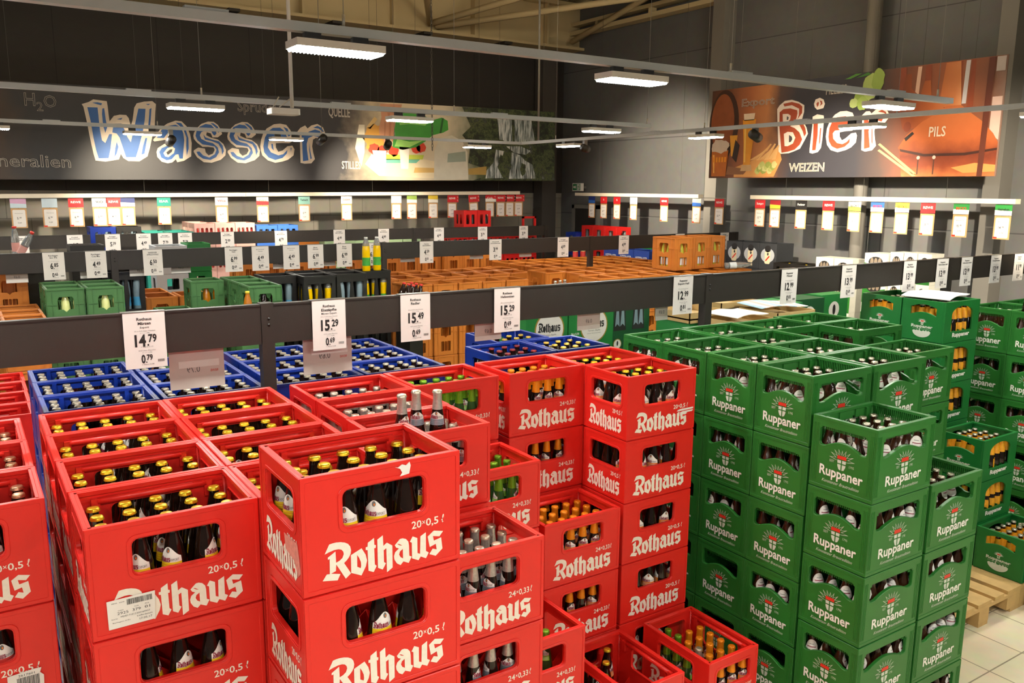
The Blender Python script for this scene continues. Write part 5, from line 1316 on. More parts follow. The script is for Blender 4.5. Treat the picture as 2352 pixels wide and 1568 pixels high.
mb.flat([[(4.70, 3.24), (4.66, 3.645), (4.52, 3.645), (4.48, 3.24)]], COPPER, TR_, 0.0035)
mb.flat([[(5.08, 2.88), (5.00, 3.0), (4.85, 3.12), (4.68, 3.20), (4.62, 3.25), (4.48, 3.25), (4.42, 3.20), (4.28, 3.10), (4.16, 2.98), (4.11, 2.90), (4.11, 2.84), (4.4, 2.80), (4.8, 2.80), (5.04, 2.84)]], COPPER2, TR_, 0.004)
mb.flat([[(5.06, 2.86), (4.8, 2.80), (4.4, 2.80), (4.11, 2.84), (4.11, 2.60), (5.02, 2.60)]], COPPER2, TR_, 0.005); F([(5.06, 2.87), (4.8, 2.815), (4.4, 2.815), (4.11, 2.85), (4.11, 2.83), (4.4, 2.79), (4.8, 2.79), (5.05, 2.845)], '#3a1a10', 0.006)
F([(4.52, 2.68), (4.3, 2.72), (4.11, 2.70), (4.11, 2.64), (4.4, 2.63)], '#e08a4a', 0.0055); F([(5.02, 2.97), (4.94, 3.03), (4.92, 3.01), (5.0, 2.94)], '#1c120e', 0.006); F(ell(5.0, 3.08, .04, .05, 14), '#7a3418', 0.0045)
F([(4.26, 3.645), (4.20, 3.645), (4.22, 2.60), (4.27, 2.60)], '#5a2818', 0.008); F([(4.19, 3.645), (4.11, 3.645), (4.11, 3.52), (4.19, 3.52)], '#b0a4a0', 0.007); F([(4.20, 3.3), (4.11, 3.3), (4.11, 2.92), (4.20, 2.98)], '#c9aaa0', 0.0035)
for dz in (0, .06): F([(5.30, 2.86 + dz), (5.28, 2.875 + dz), (4.86, 2.605 + dz * .4), (4.90, 2.60 + dz * .4)], '#a8926a', 0.007)
for y in (4.86, 4.70): F([(y, 2.62), (y - .012, 2.62), (y - .012, 2.76), (y, 2.76)], '#4a2a1c', 0.007); F(ell(y - .006, 2.78, .018, .018, 10), '#c9b0a4', 0.0075)
obj('printed_picture', mb, o)
# ---------------------------------------------------------------- crates between the rails
for q in range(3): stack('w2', 0.325, 6.62 + 0.30 * q, 1.55, 4, '%s empty brown left stack' % ORD[q])
for q in range(2): stack('w', 0.30 - 0.275 * q, 7.92, 1.76, 5, '%s tall brown stack behind middle rail' % ('right' if q == 0 else 'left'))
for q, (x, y) in enumerate(((0.62, 7.08), (0.62, 7.362), (0.886, 7.05), (0.886, 7.335))): stack('o', x, y, 1.70, 4, '%s lemonade stack left of post' % ('front left', 'back left', 'front right', 'back right')[q])
stack('o', 1.370, 6.95, 1.50, 4, 'low green stack with yellow caps')
stack('o', 1.645, 7.13, 1.70, 4, 'green apple-drink stack')
for q in range(3): stack('o', 1.940, 6.56 + 0.28 * q, 1.70, 4, '%s green cola stack' % ORD[q])
for q, (x, y) in enumerate(((1.43, 7.90), (1.43, 8.27), (1.71, 7.90))): stack('w', x, y, 1.50, 4, '%s small brown stack behind post' % ORD[q])
stack('k', 1.14, 7.76, 1.74, 4, 'black stack of water bottles')
stack('k', 1.14, 8.03, 1.74, 4, 'rear black stack of water bottles')
for q, (x, y) in enumerate(((2.27, 7.22), (2.565, 7.06), (2.875, 7.10), (3.17, 7.24), (2.58, 7.335), (2.875, 7.375))): stack('k', x, y, 1.70, 4, '%s black stack before middle rail' % ORD[q])
for q in range(5): stack('w', 3.600 + 0.268 * q, 7.25 - 0.012 * q, 1.55, 4, '%s brown stack of front row' % ORD[q])
for r in range(2):
    for q in range(7): stack('w', 3.50 + 0.268 * q + 0.08 * r, 7.80 + 0.36 * r, 1.55, 4, '%s brown stack, row %s behind rail' % (ORD[q], 'one' if r == 0 else 'two'))
for q in range(12):
    if q == 4: continue
    stack('w', 2.55 + 0.272 * q, 9.10 + (0.06 if q % 3 else 0), 1.80, 5, '%s tall brown far stack' % ORD[q])
for r in range(3):
    for q in range(10):
        y = 6.50 + 0.36 * r
        x = 4.72 + 0.27 * q + 0.15 * (2 - r) - (0.10 if r == 2 else 0)
        if x < (5.26, 5.26, 4.95)[r] or x > 7.30 + 0.1 * r: continue
        stack('w', x, y, 1.60, 4, '%s brown stack in %s row of brown field' % (ORD[q], ORD[r]))
for r in range(3):
    for q in range(9):
        x, y = 5.52 + 0.27 * q, 7.80 + 0.36 * r
        if x > 7.25: continue
        stack('w', x, y, 1.585, 4, '%s brown stack, field row %s past rail' % (ORD[q], ('one', 'two', 'three')[r]))
for q, x in enumerate((6.46, 6.76, 7.04)):
    stack('w', x, 6.70 + 0.04 * q, 1.60 + 0.3515 + 0.002, 1, '%s of three crates on brown field' % ORD[q], desc='holding yellow lemonade,')

# soft drink and water bottles
GDB = [(0.034, 0), (0.0355, 0.005), (0.036, 0.12), (0.034, 0.15), (0.0355, 0.17), (0.035, 0.19), (0.028, 0.235), (0.0165, 0.275), (0.0145, 0.290), (0.0150, 0.296), (0.0150, 0.302)]
PET = [(0.034, 0), (0.0365, 0.006), (0.0365, 0.07), (0.034, 0.085), (0.0365, 0.10), (0.0365, 0.17), (0.035, 0.20), (0.030, 0.245), (0.017, 0.285), (0.0145, 0.295), (0.0145, 0.305)]
def drink(name, prof, body, capm, lab, fillm=None):
    b = MB().lathe(prof, 14, body if fillm is None else fillm)
    r = bpy.data.objects.new(name, b.mesh(name))
    r['category'] = 'bottle'
    kids = []
    c = MB().lathe([(0.0165, prof[-1][1] - 0.014), (0.0165, prof[-1][1] + 0.004), (0.010, prof[-1][1] + 0.005)], 12, capm)
    kids.append(bpy.data.objects.new('cap', c.mesh('cap')))
    if lab:
        l = MB(); band(l, prof, 0.05, lambda s: 0.125, PI, lab, 0.0008, n=20, rows=4)
        kids.append(bpy.data.objects.new('label', l.mesh('label')))
    if fillm is not None and body is CLEAR:
        n = MB(); n.lathe([(rad(prof, z) + 0.0012, z) for z in (prof[-1][1] - 0.075, prof[-1][1] - 0.05, prof[-1][1] - 0.02, prof[-1][1] - 0.005)], 14, CLEAR, cap=False)
        kids.append(bpy.data.objects.new('empty_neck', n.mesh('empty_neck')))
    return r, kids
LBLUE, LWHITE, LGREEN2, LREDD = mat('sky_label', '#4fa6d8', 0.5), mat('pale_label', '#dfe6ea', 0.5), mat('grass_label', '#3f9f3a', 0.5), mat('tomato_label', '#d8403a', 0.5)
CAPB, CAPY, CAPW, CAPR = mat('blue_cap', '#3a4fae', 0.4), mat('yellow_cap', '#e8c83a', 0.4), mat('white_cap', '#e6e6e0', 0.4), mat('red_cap', '#d8362c', 0.4)
BLUEW = mat('bluish_water', '#a9c3d0', 0.06, trans=0.4, var=0.03)
PINKB = mat('pink_wrap', '#e8b0a8', 0.4)
D = {'water': drink('water_bottle', PET, BLUEW, CAPB, LBLUE), 'glasswater': drink('glass_water_bottle', GDB, CLEAR, SILVER, LWHITE), 'lemon': drink('lemonade_bottle', GDB, LEMON, CAPW, LWHITE),
     'orange': drink('orange_lemonade_bottle', PET, CLEAR, CAPB, LREDD, YELLOWD), 'citrus': drink('citrus_lemonade_bottle', PET, CLEAR, CAPW, LGREEN2, YELLOWD), 'cola': drink('cola_bottle', GDB, COLA, CAPR, LREDD),
     'apple': drink('apple_drink_bottle', GDB, APPLE, CAPY, LYEL), 'clear': drink('clear_lemonade_bottle', PET, BLUEW, CAPW, LGREEN2), 'milk': drink('pale_lemonade_bottle', GDB, LEMON, CAPR, LREDD), 'redcap': drink('red_capped_water_bottle', [(a * .85, b * .85) for a, b in PET], CLEAR, CAPR, PINKB), 'yel': drink('yellow_lemonade_bottle', GDB, mat('olive_lemonade', '#b5b23a', 0.1), CAPW, LWHITE)}
def dr(k, loc, label, rot=(0, 0, 0), group=None):
    r = D[k][0].copy(); COL.objects.link(r)
    r.location = loc; r.rotation_euler = rot
    r['label'] = label
    if group: r['group'] = group
    for ch in D[k][1]:
        c = ch.copy(); COL.objects.link(c); c.parent = r
    return r
def crate_of(k, cx, cy_, zbase, where, nx=3, ny=3, px=0.0787, py=0.082, adj=''):
    for i in range(nx):
        for j in range(ny):
            if j > 0 and i > 0: continue
            dr(k, (cx + (i - (nx - 1) / 2) * px, cy_ + (j - (ny - 1) / 2) * py, zbase + 0.009), '%s bottle, %s from left, %s row in the %s' % (adj, ORD[i], ORD[j], where), group='drinks in the ' + where)
for q, (x, y) in enumerate(((0.62, 7.08), (0.886, 7.05))): crate_of('lemon', x, y, 1.70 - .3506, '%s lemonade crate left of post' % ('left' if q == 0 else 'right'), adj='cloudy lemonade')
crate_of('apple', 1.645, 7.13, 1.35, 'green apple-drink crate', adj='amber apple drink')
crate_of('cola', 1.940, 6.56, 1.35, 'front green cola crate', adj='dark cola')
crate_of('apple', 1.370, 6.95, 1.15, 'low green yellow-cap crate', adj='yellow-capped')
crate_of('water', 1.14, 7.76, 1.39, 'black crate behind post', px=.0883, py=.080, adj='blue-labelled water')
for q, (k, x, y, w_, a) in enumerate((('water', 2.27, 7.22, 'leftmost black crate', 'clear water'), ('orange', 2.565, 7.06, 'second black crate', 'yellow orangeade'), ('clear', 2.875, 7.10, 'third black crate', 'clear green-labelled'), ('citrus', 3.17, 7.24, 'rightmost black crate', 'yellow citrus'))):
    crate_of(k, x, y, 1.35, w_, px=.0883, py=.080, adj=a)
for q in range(5): crate_of('glasswater', 3.600 + 0.268 * q, 7.25 - 0.012 * q, 1.20, '%s brown crate of front row' % ORD[q], nx=3, ny=4, px=.0793, py=.0823, adj='clear glass')
for q, x in enumerate((6.46, 6.76, 7.04)): crate_of('yel', x, 6.70 + 0.04 * q, 1.602, '%s of three raised brown crates' % ORD[q], nx=3, ny=4, px=.0793, py=.0823, adj='yellow')
for q, x in enumerate((4.86, 4.94, 5.02)): dr('glasswater', (x - .02, 6.62 + .03 * q, 1.26), 'clear bottle, %s from left standing beside the brown field' % ORD[q])
mb = MB(); mb.box(4.74, 6.50, 0, 5.06, 6.78, 1.259, BROWN); obj('brown_water_crate', mb, label='low brown crate stack carrying three clear bottles at the field corner', cat='crate')
for q, (k, x, l) in enumerate((('citrus', 3.105, 'left of two yellow bottles standing high on the black crates'), ('citrus', 3.225, 'right of two yellow bottles standing high on the black crates'))): dr(k, (x, 7.18 + .03 * q, 1.695), l)
for q in range(6): dr('cola', (3.318 + 0.078 * (q % 2), 6.80 + 0.095 * (q // 2), 1.296), 'dark cola bottle leaning left of brown crates, %s of six' % ORD[q], rot=(0.0, 0.25, 0))
mb = MB(); mb.box(3.33, 6.76, 0, 3.46, 7.05, 1.28, BLACK); obj('black_cola_crate', mb, label='black crate carrying leaning cola bottles beside the brown crates', cat='crate')
dr('apple', (1.80, 6.42, 1.36), 'small bottle with yellow cap standing left of the green cola crates')
mb = MB(); mb.box(1.72, 6.34, 0, 1.80 + .05, 6.50, 1.358, OLIVE); obj('green_water_crate', mb, label='narrow green crate edge under the small yellow-capped bottle', cat='crate')
dr('glasswater', (6.98, 6.42, 1.640), 'clear bottle lying on the near edge of the brown field', rot=(PI / 2 - 0.05, 0, 1.1))

# ---------------------------------------------------------------- goods between the farthest rails
def simple(name, x0, y0, z0, x1, y1, z1, m, label, kids=()):
    """A closed carton or crate block far back, its rim and windows as parts."""
    mb = MB(); mb.box(x0, y0, z0, x1, y1, z1, m)
    o = obj(name, mb, label=label, cat='crate' if 'crate' in name else 'carton')
    for n, a, mm in kids:
        k = MB(); k.box(*a, mm); obj(n, k, o)
    return o
def rimcrate(name, x0, y0, z0, x1, y1, z1, m, label, win=3, wm=None):
    """Far crate: four walls with window slots, open on top."""
    t = 0.012
    L, W, H = x1 - x0, y1 - y0, z1 - z0
    def hs(wid):
        g = wid / (win + 0.6)
        return [rr(g * (k + 0.5), H * 0.45, g * (k + 1.1), H * 0.84, min(0.01, g * .2), 2) for k in range(win)] if win else []
    mb = basket(L, W, H, t, m, hs(L), hs(W))
    o = obj(name, mb, None, ((x0 + x1) / 2, (y0 + y1) / 2, z0), 0, label, 'crate')
    if wm:
        k = MB()
        for i in range(max(2, win)):
            for yy in (-W / 2 + 0.05, W / 2 - 0.05):
                x = -L / 2 + L * (i + 0.5) / max(2, win)
                k.lathe([(0.03, 0.012), (0.03, H * .55), (0.012, H * .85), (0.012, H * .95)], 8, wm, T=lambda a, b, c, x=x, yy=yy: (x + a, yy + b, c))
        obj('bottles', k, o)
    return o
def pile(n, *a, **k):
    """Crates of one kind stacked from the floor up to z1; returns the topmost."""
    name, x0, y0, z0, x1, y1, z1, m, label = a
    n = max(1, round(z1 / (z1 - z0)))
    H = z1 / n - .001
    z0 = z1 - H
    top = None
    for q in range(n):
        o = rimcrate(name, x0, y0, z0 - q * (H + .001), x1, y1, z1 - q * (H + .001), m, label if q == 0 else '%s, layer %s below' % (label, ('one', 'two', 'three', 'four', 'five', 'six')[q - 1]), **k)
        top = top or o
    return top
for q in range(3):
    pile(5, 'black_water_crate', 0.80, 8.20 + .10 * q, 1.58, 1.07, 8.30 + .10 * q - .004, 1.93, BLACK, 'tall black crate, %s from front above the middle rail' % ORD[q], win=2, wm=BLUEW if q == 0 else None)
simple('pallet_carton', 0.22, 8.15, 0, 0.66, 8.60, 1.73, BLACK, 'dark block under the red-capped bottles')
R = random.Random(5)
for q in range(9): dr('redcap', (0.27 + 0.135 * (q % 3), 8.42 - 0.13 * (q // 3), 1.772 + (0.06 if q % 3 == 1 and q else -0.04 if q == 1 else 0)), 'red-capped bottle in the heap at the left edge, number %d' % (q + 1), rot=(0.5 * R.choice((-1, 1)), R.uniform(-.4, .4), R.uniform(0, 6)) if q == 4 else (0, 0, 0) if q == 1 else (1.45, 0, R.uniform(-.2, .2)), group='red-capped bottles in the heap')
pile(5, 'grey_water_crate', 1.54, 8.5, 1.60, 1.83, 8.8, 1.885, GREY, 'pale grey crate above the middle rail', win=1, wm=BLACK)
pile(5, 'dark_green_water_crate', 1.835, 8.5, 1.61, 2.05, 8.8, 1.90, DGREEN, 'dark green crate beside the pale grey one', win=1)
for q in range(4): pile(5, 'teal_water_crate', 1.76 + .27 * (q % 2), 10.25 + .3 * (q // 2), 1.60, 2.02 + .27 * (q % 2), 10.53 + .3 * (q // 2), 1.925, TEAL, 'teal crate, %s %s, behind the farthest rail' % ('front' if q < 2 else 'rear', 'left' if q % 2 == 0 else 'right'), win=2)
for q in range(4): pile(5, 'pink_water_crate', 2.30 + .235 * (q % 3), 10.25 + .32 * (q // 3), 1.70, 2.53 + .235 * (q % 3), 10.56 + .32 * (q // 3), 2.02, PINK, 'pale pink crate, %s behind the farthest rail' % (('leftmost', 'middle', 'rightmost', 'rear')[q]), win=4, wm=LRED)
for q in range(2): pile(5, 'blue_water_crate', 3.02 + .26 * q, 10.25, 1.68, 3.275 + .26 * q, 10.56, 1.985, SKY, '%s bright blue crate behind the farthest rail' % ('left' if q == 0 else 'right'), win=3, wm=BLACK)
for q in range(2): pile(5, 'dark_water_crate', 1.22 + .265 * q, 10.35, 1.68, 1.48 + .265 * q, 10.65, 1.99, BLACK if q else BLUE, '%s dark water crate below the back price cards' % ('left' if q == 0 else 'right'), win=2, wm=BLUEW)
pile(5, 'brown_water_crate', 3.55, 10.3, 1.45, 3.82, 10.6, 1.78, BROWN, 'dark brown crate under the farthest rail', win=3)
for q in range(5): pile(5, 'pale_green_crate', 3.90 + .275 * q, 10.32, 1.46, 4.165 + .275 * q, 10.62, 1.765, mat('pale_green_plastic', '#b9d8a8', 0.5), 'pale green crate, %s from left under the farthest rail' % ORD[q], win=3)
CRATER = mat('cola_red_plastic', '#d81f1c', 0.45)
for q in range(5): pile(5, 'red_cola_crate', 5.72 + .29 * q, 10.28, 1.50, 6.0 + .29 * q, 10.58, 1.80, CRATER, 'red cola crate, %s from left under the farthest rail' % ORD[q], win=3, wm=BLACK)
for q in range(2): rimcrate('red_cola_crate', 5.93 + .225 * q, 10.30, 1.803, 6.15 + .225 * q, 10.58, 2.14, CRATER, '%s raised red cola crate below the crooked price card' % ('left' if q == 0 else 'right'), win=2, wm=BLACK)
mb = MB()
for a in ((6.96, 10.35, 1.90, 6.985, 10.38, 2.05), (7.17, 10.35, 1.90, 7.195, 10.38, 2.05), (6.96, 10.35, 2.02, 7.195, 10.38, 2.05), (6.95, 10.32, 1.803, 7.2, 10.55, 1.90)): mb.box(*a, CRATER)
obj('red_carrier', mb, label='red carrier with an open handle at the right end of the farthest rail', cat='carrier')
# along the right wall
for q in range(3): pile(5, 'red_water_crate', 7.95, 9.40 + .275 * q, 1.60, 8.22, 9.67 + .275 * q, 1.91, CRATER, 'red crate of clear bottles, %s from right at the corner wall' % ORD[q], win=1, wm=CLEAR)
pile(4, 'blue_beer_crate', 7.86, 10.24, 1.50, 8.10, 10.5, 1.80, BLUE, 'small dark blue crate in the corner left of the red ones', win=1)
for q in range(3): pile(4, 'dark_green_beer_crate', 7.95, 8.45 + .31 * q, 1.42, 8.24, 8.75 + .31 * q, 1.755, DGREEN, 'dark green crate, %s from right by the corner wall' % ORD[q], win=1)
CB = mat('royal_blue_plastic', '#2f4fa8', 0.45)
for q in range(3):
    tp = pile(4, 'blue_beer_crate', 7.46, 8.16 + .31 * q, 1.36, 7.75, 8.46 + .31 * q, 1.665, CB, 'lettered blue crate, %s from right beyond the brown field' % ORD[q], win=0)
    mb = MB(); put_text(mb, 'OETTINGER', WHITE, lambda u, v, w: (-0.146 - w, 0.15 - u, v), 0.15, 0.19, 0.06, width=0.23, bold=0.03)
    obj('crate_print', mb, tp)
SLATE = mat('slate_plastic', '#34363a', 0.45)
for q in range(3):
    tp = pile(5, 'black_beer_crate', 7.90, 6.49 + .255 * q, 1.52, 8.20, 6.74 + .255 * q, 1.845, SLATE, 'dark slate crate, %s from right by the right wall' % ORD[q], win=0)
    mb = MB()
    TT = lambda u, v, w: (-0.1515 - w, 0.125 - u, v)
    mb.flat([ell(0.125, 0.17, 0.10, 0.085, 18)], GREY, TT); mb.flat([rr(0.085, 0.07, 0.165, 0.22, 0.02)], mat('aged_label', '#e8d9b5', 0.5), TT, 0.001); mb.flat([ell(0.125, 0.245, 0.045, 0.04, 12)], INK, TT, 0.001)
    mb.flat([[(0.095, 0.11), (0.15, 0.17), (0.158, 0.155), (0.105, 0.098)]], REDP, TT, 0.002); mb.flat([ell(0.13, 0.185, 0.012, 0.018, 8)], INK, TT, 0.002)
    obj('crate_window', mb, tp)
for q in range(2): pile(4, 'black_beer_crate', 7.85, 6.02 + .235 * q, 1.36, 8.15, 6.25 + .235 * q, 1.64, BLACK, '%s low black crate right of the slate crates' % ('right' if q == 0 else 'left'), win=2, wm=GOLD)
CART = mat('white_carton', '#dcdcd2', 0.5)
for q, (x0, y0, x1, y1, z0, z1) in enumerate(((7.95, 5.76, 8.20, 5.98, 1.46, 1.735), (7.95, 5.52, 8.20, 5.745, 1.46, 1.735), (7.95, 5.12, 8.2, 5.38, 1.56, 1.82), (7.98, 4.97, 8.2, 5.11, 1.56, 1.845), (7.98, 4.82, 8.2, 4.96, 1.56, 1.85), (7.98, 4.67, 8.2, 4.81, 1.56, 1.85))):
    lay = round(z1 / (z1 - z0))
    z0 = z1 - z1 / lay + .001
    for k in range(lay):
        dz = k * (z1 - z0 + .001)
        o = simple('beer_carton', x0, y0, z0 - dz, x1, y1, z1 - dz, CART, 'white and green beer carton, %s from left at the right wall%s' % (ORD[q], '' if k == 0 else ', layer %s down' % ORD[k]))
        mb = MB()
        TT = lambda u, v, w: (x0 - 0.001 - w, y1 - u, z0 - dz + v)
        wd, hh = y1 - y0, z1 - z0
        mb.flat([[(0, 0), (wd, 0), (wd, hh * .62), (wd / 2, hh * .52), (0, hh * .62)]], GREEN, TT); mb.flat([ell(wd / 2, hh * .66, wd * .32, hh * .22, 16)], INK, TT, .001)
        for s in (-1, 0, 1): mb.flat([ell(wd / 2 + s * wd * .17, hh * .68, wd * .075, hh * .15, 10)], SILVER, TT, .002)
        mb.flat([rr(wd * .43, hh * .1, wd * .57, hh * .4, .008)], REDP, TT, .001)
        obj('carton_print', mb, o)
for q in range(2): dr('milk', (7.02 + .13 * q, 9.15, 1.49), '%s pale lemonade bottle with red triangle beside the rail post' % ('left' if q == 0 else 'right'))
mb = MB(); mb.box(6.92, 9.02, 0, 7.30, 9.3, 1.488, GREY); obj('grey_water_crate', mb, label='grey crate block under the two pale lemonade bottles', cat='crate')

# ---------------------------------------------------------------- cartons and trays just behind the nearest rail
CGREEN = mat('green_carton', '#1d7a36', 0.5)
CTAN = mat('tan_tray', '#bfa36c', 0.7)
GOLDR = mat('gold_print', '#b8974a', 0.4, 0.4)
def round_carton(x0, y0, x1, z1, label):
    o = simple('beer_carton', x0, y0, 1.30, x1, y0 + 0.38, z1, CGREEN, label)
    mb = MB()
    T = lambda u, v, w: (x0 + u, y0 - 0.001 - w, z1 - 0.36 + v)
    wd = x1 - x0
    c = wd * 0.56
    mb.flat([ell(c, 0.20, 0.125, 0.125, 32)], GOLDR, T); mb.flat([ell(c, 0.20, 0.115, 0.115, 32)], WHITE, T, .001)
    mb.flat([[(c - 0.10 + x * 0.62, 0.185 + y * 0.75) for x, y in [(a / 1e4 - 0.045, b / 1e4 - 0.03) for a, b in ROTHAUS[i]]] for i in (0, 1, 3, 4, 5, 8, 9)], INK, T, .002)
    put_text(mb, 'Tannen Zäpfle', GREYINK, T, c, 0.160, 0.010, width=0.11, shear=0.3, off=.002)
    put_text(mb, 'aus dem Hochschwarzwald', GREYINK, T, c, 0.142, 0.007, width=0.12, shear=0.3, off=.002)
    put_text(mb, '24 x 0,33l', WHITE, T, 0.055, 0.145, 0.014, width=0.07, bold=.04, off=.002)
    obj('carton_print', mb, o)
    simple('beer_carton', x0, y0, 0, x1, y0 + 0.38, 1.299, CGREEN, label + ', the pile under it')
round_carton(3.14, 4.62, 3.49, 1.66, 'left green carton with a round white emblem behind the nearest rail')
round_carton(3.50, 4.62, 3.90, 1.66, 'right green carton with a round white emblem behind the nearest rail')
o = simple('beer_carton', 3.95, 4.72, 1.28, 4.34, 5.05, 1.60, mat('deep_green_carton', '#0f4a26', 0.5), 'deep green carton with pale blue necks behind the nearest rail')
simple('beer_carton', 3.95, 4.72, 0, 4.34, 5.05, 1.279, MATS['deep_green_carton'], 'lower deep green carton pile behind the nearest rail')
mb = MB()
T = lambda u, v, w: (3.95 + u, 4.719 - w, 1.28 + v)
for c in (0.10, 0.28):
    mb.flat([[(c - .06, .14), (c + .06, .14), (c + .05, .30), (c - .05, .30)]], INK, T)
    for s in (-.025, .025): mb.flat([[(c + s - .022, .17), (c + s, .19), (c + s + .022, .17), (c + s + .012, .29), (c + s - .012, .29)]], BLUEW, T, .001)
mb.flat([ell(.08, .04, .04, .04, 16)], GOLDR, T); mb.flat([ell(.08, .04, .034, .034, 16)], WHITE, T, .001); mb.flat([ell(.08, .045, .008, .02, 8)], INK, T, .002)
put_text(mb, 'Konstanzer Biere', PALE, T, .27, .05, .014, width=.12, shear=.3); put_text(mb, 'feinste Biere', PALE, T, .27, .025, .012, width=.10, shear=.3)
obj('carton_print', mb, o)
def tray(x0, y0, x1, y1, z1, n, label, bm):
    o = simple('bottle_tray', x0, y0, z1 - 0.05, x1, y1, z1 - 0.04, CTAN, label)
    o['category'] = 'tray'
    mb = MB()
    for a in ((x0, y0, x1, y0 + .006), (x0, y1 - .006, x1, y1), (x0, y0, x0 + .006, y1), (x1 - .006, y0, x1, y1)): mb.box(a[0], a[1], z1 - .07, a[2], a[3], z1, CTAN)
    obj('rim', mb, o)
    mb = MB(); mb.box(x0 + .01, y0 + .01, 0, x1 - .01, y1 - .01, z1 - 0.051, CGREEN); obj('carton', mb, o)
    mb = MB()
    T = lambda u, v, w: (x0 + u, y0 + .009 - w, z1 - .3 + v)
    for q in range(4): mb.flat([[(.05 + q * .075, .05), (.10 + q * .075, .05), (.09 + q * .075, .20), (.06 + q * .075, .20)]], bm, T)
    obj('carton_window', mb, o)
BL2 = mat('cobalt_bottle', '#1f3fb0', 0.2)
tray(4.02, 3.98, 4.38, 4.32, 1.645, 4, 'tan tray of blue bottles left of the second post', BL2)
tray(4.10, 3.60, 4.50, 3.96, 1.62, 4, 'second tan tray of blue bottles near the second post', BL2)
tray(4.62, 3.75, 5.02, 4.10, 1.63, 4, 'tan tray right of the second post', MATS['aged_label'])
tray(4.50, 4.15, 4.90, 4.50, 1.66, 4, 'tan tray behind the second post', MATS['aged_label'])
for q, (x, y) in enumerate(((5.10, 4.2), (5.50, 4.3), (5.95, 4.4))):
    o = simple('beer_carton', x, y, 1.25, x + .36, y + .3, 1.60, CGREEN if q != 1 else MATS['deep_green_carton'], 'green carton, %s of three behind the right boards' % ORD[q])
    mb = MB()
    T = lambda u, v, w: (x + u, y - .001 - w, 1.25 + v)
    mb.flat([ell(.18, .22, .07, .07, 18)], WHITE, T); mb.flat([ell(.18, .22, .02, .045, 10)], INK, T, .001)
    obj('carton_print', mb, o)
    simple('beer_carton', x, y, 0, x + .36, y + .3, 1.249, CGREEN, 'green carton pile under the %s of three right cartons' % ORD[q])
def paper(cx, cy_, z, w_, d, rz, label, cols):
    mb = MB()
    n = 12
    f = lambda u: 0.02 * math.sin(u * 5.0) * 0.5 + 0.012 * u
    for k in range(n):
        u0, u1 = k / n, (k + 1) / n
        v = [(w_ * (u0 - .5), -d / 2, z + f(u0)), (w_ * (u1 - .5), -d / 2, z + f(u1)), (w_ * (u1 - .5), d / 2, z + f(u1) + .006), (w_ * (u0 - .5), d / 2, z + f(u0) + .006)]
        v += [(a, b, c + 0.004) for a, b, c in v]
        mb.add([(cx + a * math.cos(rz) - b * math.sin(rz), cy_ + a * math.sin(rz) + b * math.cos(rz), c) for a, b, c in v], [(3, 2, 1, 0), (4, 5, 6, 7), (0, 1, 5, 4), (2, 3, 7, 6), (1, 2, 6, 5), (3, 0, 4, 7)], cols[k % len(cols)])
    obj('magazine', mb, label=label, cat='magazine')
paper(5.46, 3.14, 1.768, 0.46, 0.30, 0.25, 'white printed magazine lying on the tall dark green stack', [WHITE, WHITE, mat('page_print', '#c9d6d8', 0.5, var=.3, scale=60), WHITE, WHITE, WHITE])
paper(4.80, 3.95, 1.650, 0.40, 0.28, -0.2, 'coloured magazines lying on a tan tray behind the rail', [mat('page_blue', '#9fc3d8', 0.5, var=.4, scale=50), WHITE, mat('page_pink', '#d8b9b0', 0.5, var=.3, scale=60), MATS['page_print']])
paper(4.30, 3.82, 1.640, 0.34, 0.25, 0.1, 'white sheet lying beside the second post', [WHITE])

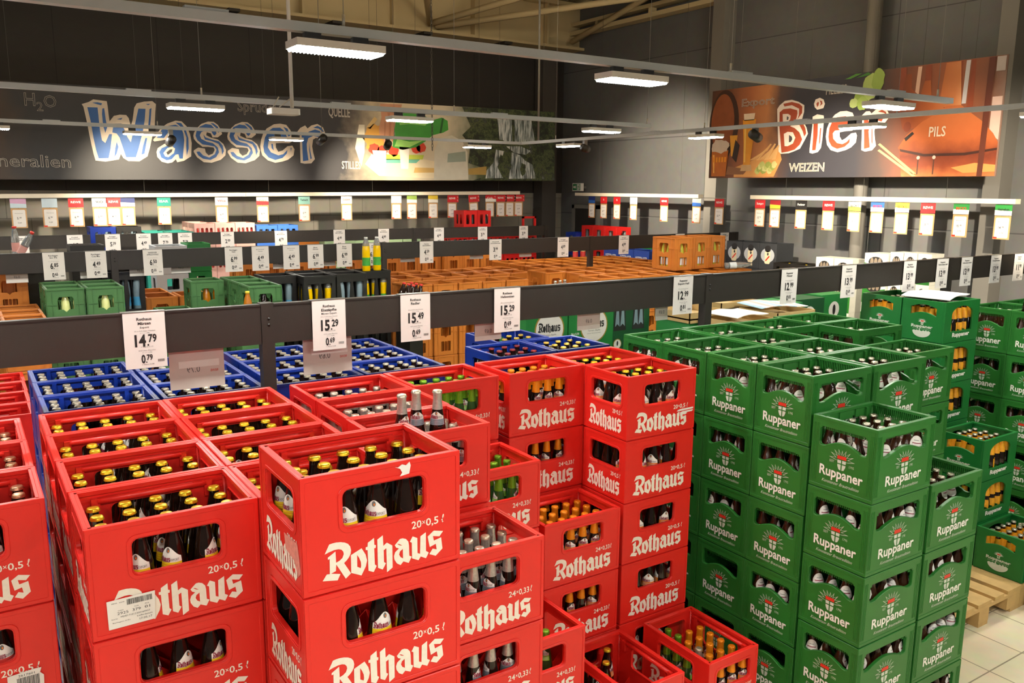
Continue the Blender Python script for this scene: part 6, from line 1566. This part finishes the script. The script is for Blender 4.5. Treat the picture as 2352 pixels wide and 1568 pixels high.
# ---------------------------------------------------------------- pallets
def pallet(x0, y0, label, h=0.144, L=1.2, W=0.8):
    o = bpy.data.objects.new('euro_pallet', None)
    COL.objects.link(o)
    o.location = (x0, y0, 0)
    o['label'] = label; o['category'] = 'pallet'; o['group'] = 'wooden pallets'
    k = h / 0.144
    sx, sy = W / 0.8, L / 1.2
    box = lambda mb, a, b, c, d, e, f, m: mb.box(a * sx, b * sy, c, d * sx, e * sy, f, m)
    L, W = 1.2, 0.8
    for q, (a, b) in enumerate(((0, .145), (.19, .29), (.3275, .4725), (.51, .61), (.655, .8))):
        mb = MB(); box(mb, a, 0, .122 * k, b, L, .1435 * k, WOOD); obj('deck_board', mb, o)
    for q, y in enumerate((0, .5275, 1.055)):
        mb = MB(); box(mb, 0, y, .100 * k, W, y + .145, .1215 * k, WOOD); obj('stringer', mb, o)
        for x in (0, .3275, .655):
            mb = MB(); box(mb, x + (.02 if x == .3275 else 0), y, .0225 * k, x + .145 - (.02 if x == .3275 else 0), y + .145, .0995 * k, WOOD); obj('block', mb, o)
    for x in (0, .35, .7):
        mb = MB(); box(mb, x, 0, 0.0005, x + .1, L, .022 * k, WOOD); obj('bottom_board', mb, o)
    return o
pallet(4.33, 2.25, 'bare wooden pallet on the tiled floor at the right')
pallet(5.132, 2.25, 'wooden pallet under the dark green crates at the right edge')
pallet(2.915, 2.165, 'wooden pallet under the big green block', 0.150)
pallet(0.55, 1.60, 'wooden pallet under the high red stack', 0.150, 0.40, 0.40)
pallet(5.95, 1.97, 'wooden pallet under the far green wall', 0.122, 1.3, 0.85)

for q, (x, y, h, L_, W_) in enumerate(((3.36, 7.62, .147, .76, .95), (4.32, 7.62, .147, .76, .92), (5.39, 7.62, .181, 1.12, .9), (6.30, 7.62, .181, 1.12, .92), (4.82, 6.90, .196, .5, .42), (5.26, 6.32, .196, 1.12, .9), (6.18, 6.32, .196, 1.12, 1.4))):
    pallet(x, y, 'wooden pallet under the brown crates, %s from left' % ORD[q], h, L_, W_)
simple('beer_carton', 1.52, 7.0, 0, 1.78, 7.27, 0.296, CGREEN, 'carton under the green apple-drink stack')
flush_bottles()
for r in [KINDS[k]['root'] for k in KINDS] + [q for k in KINDS for q in KINDS[k]['kids']] + [LEDP[0]] + LEDP[1] + [q for k in D for q in (D[k][0], *D[k][1])]:
    bpy.data.objects.remove(r)
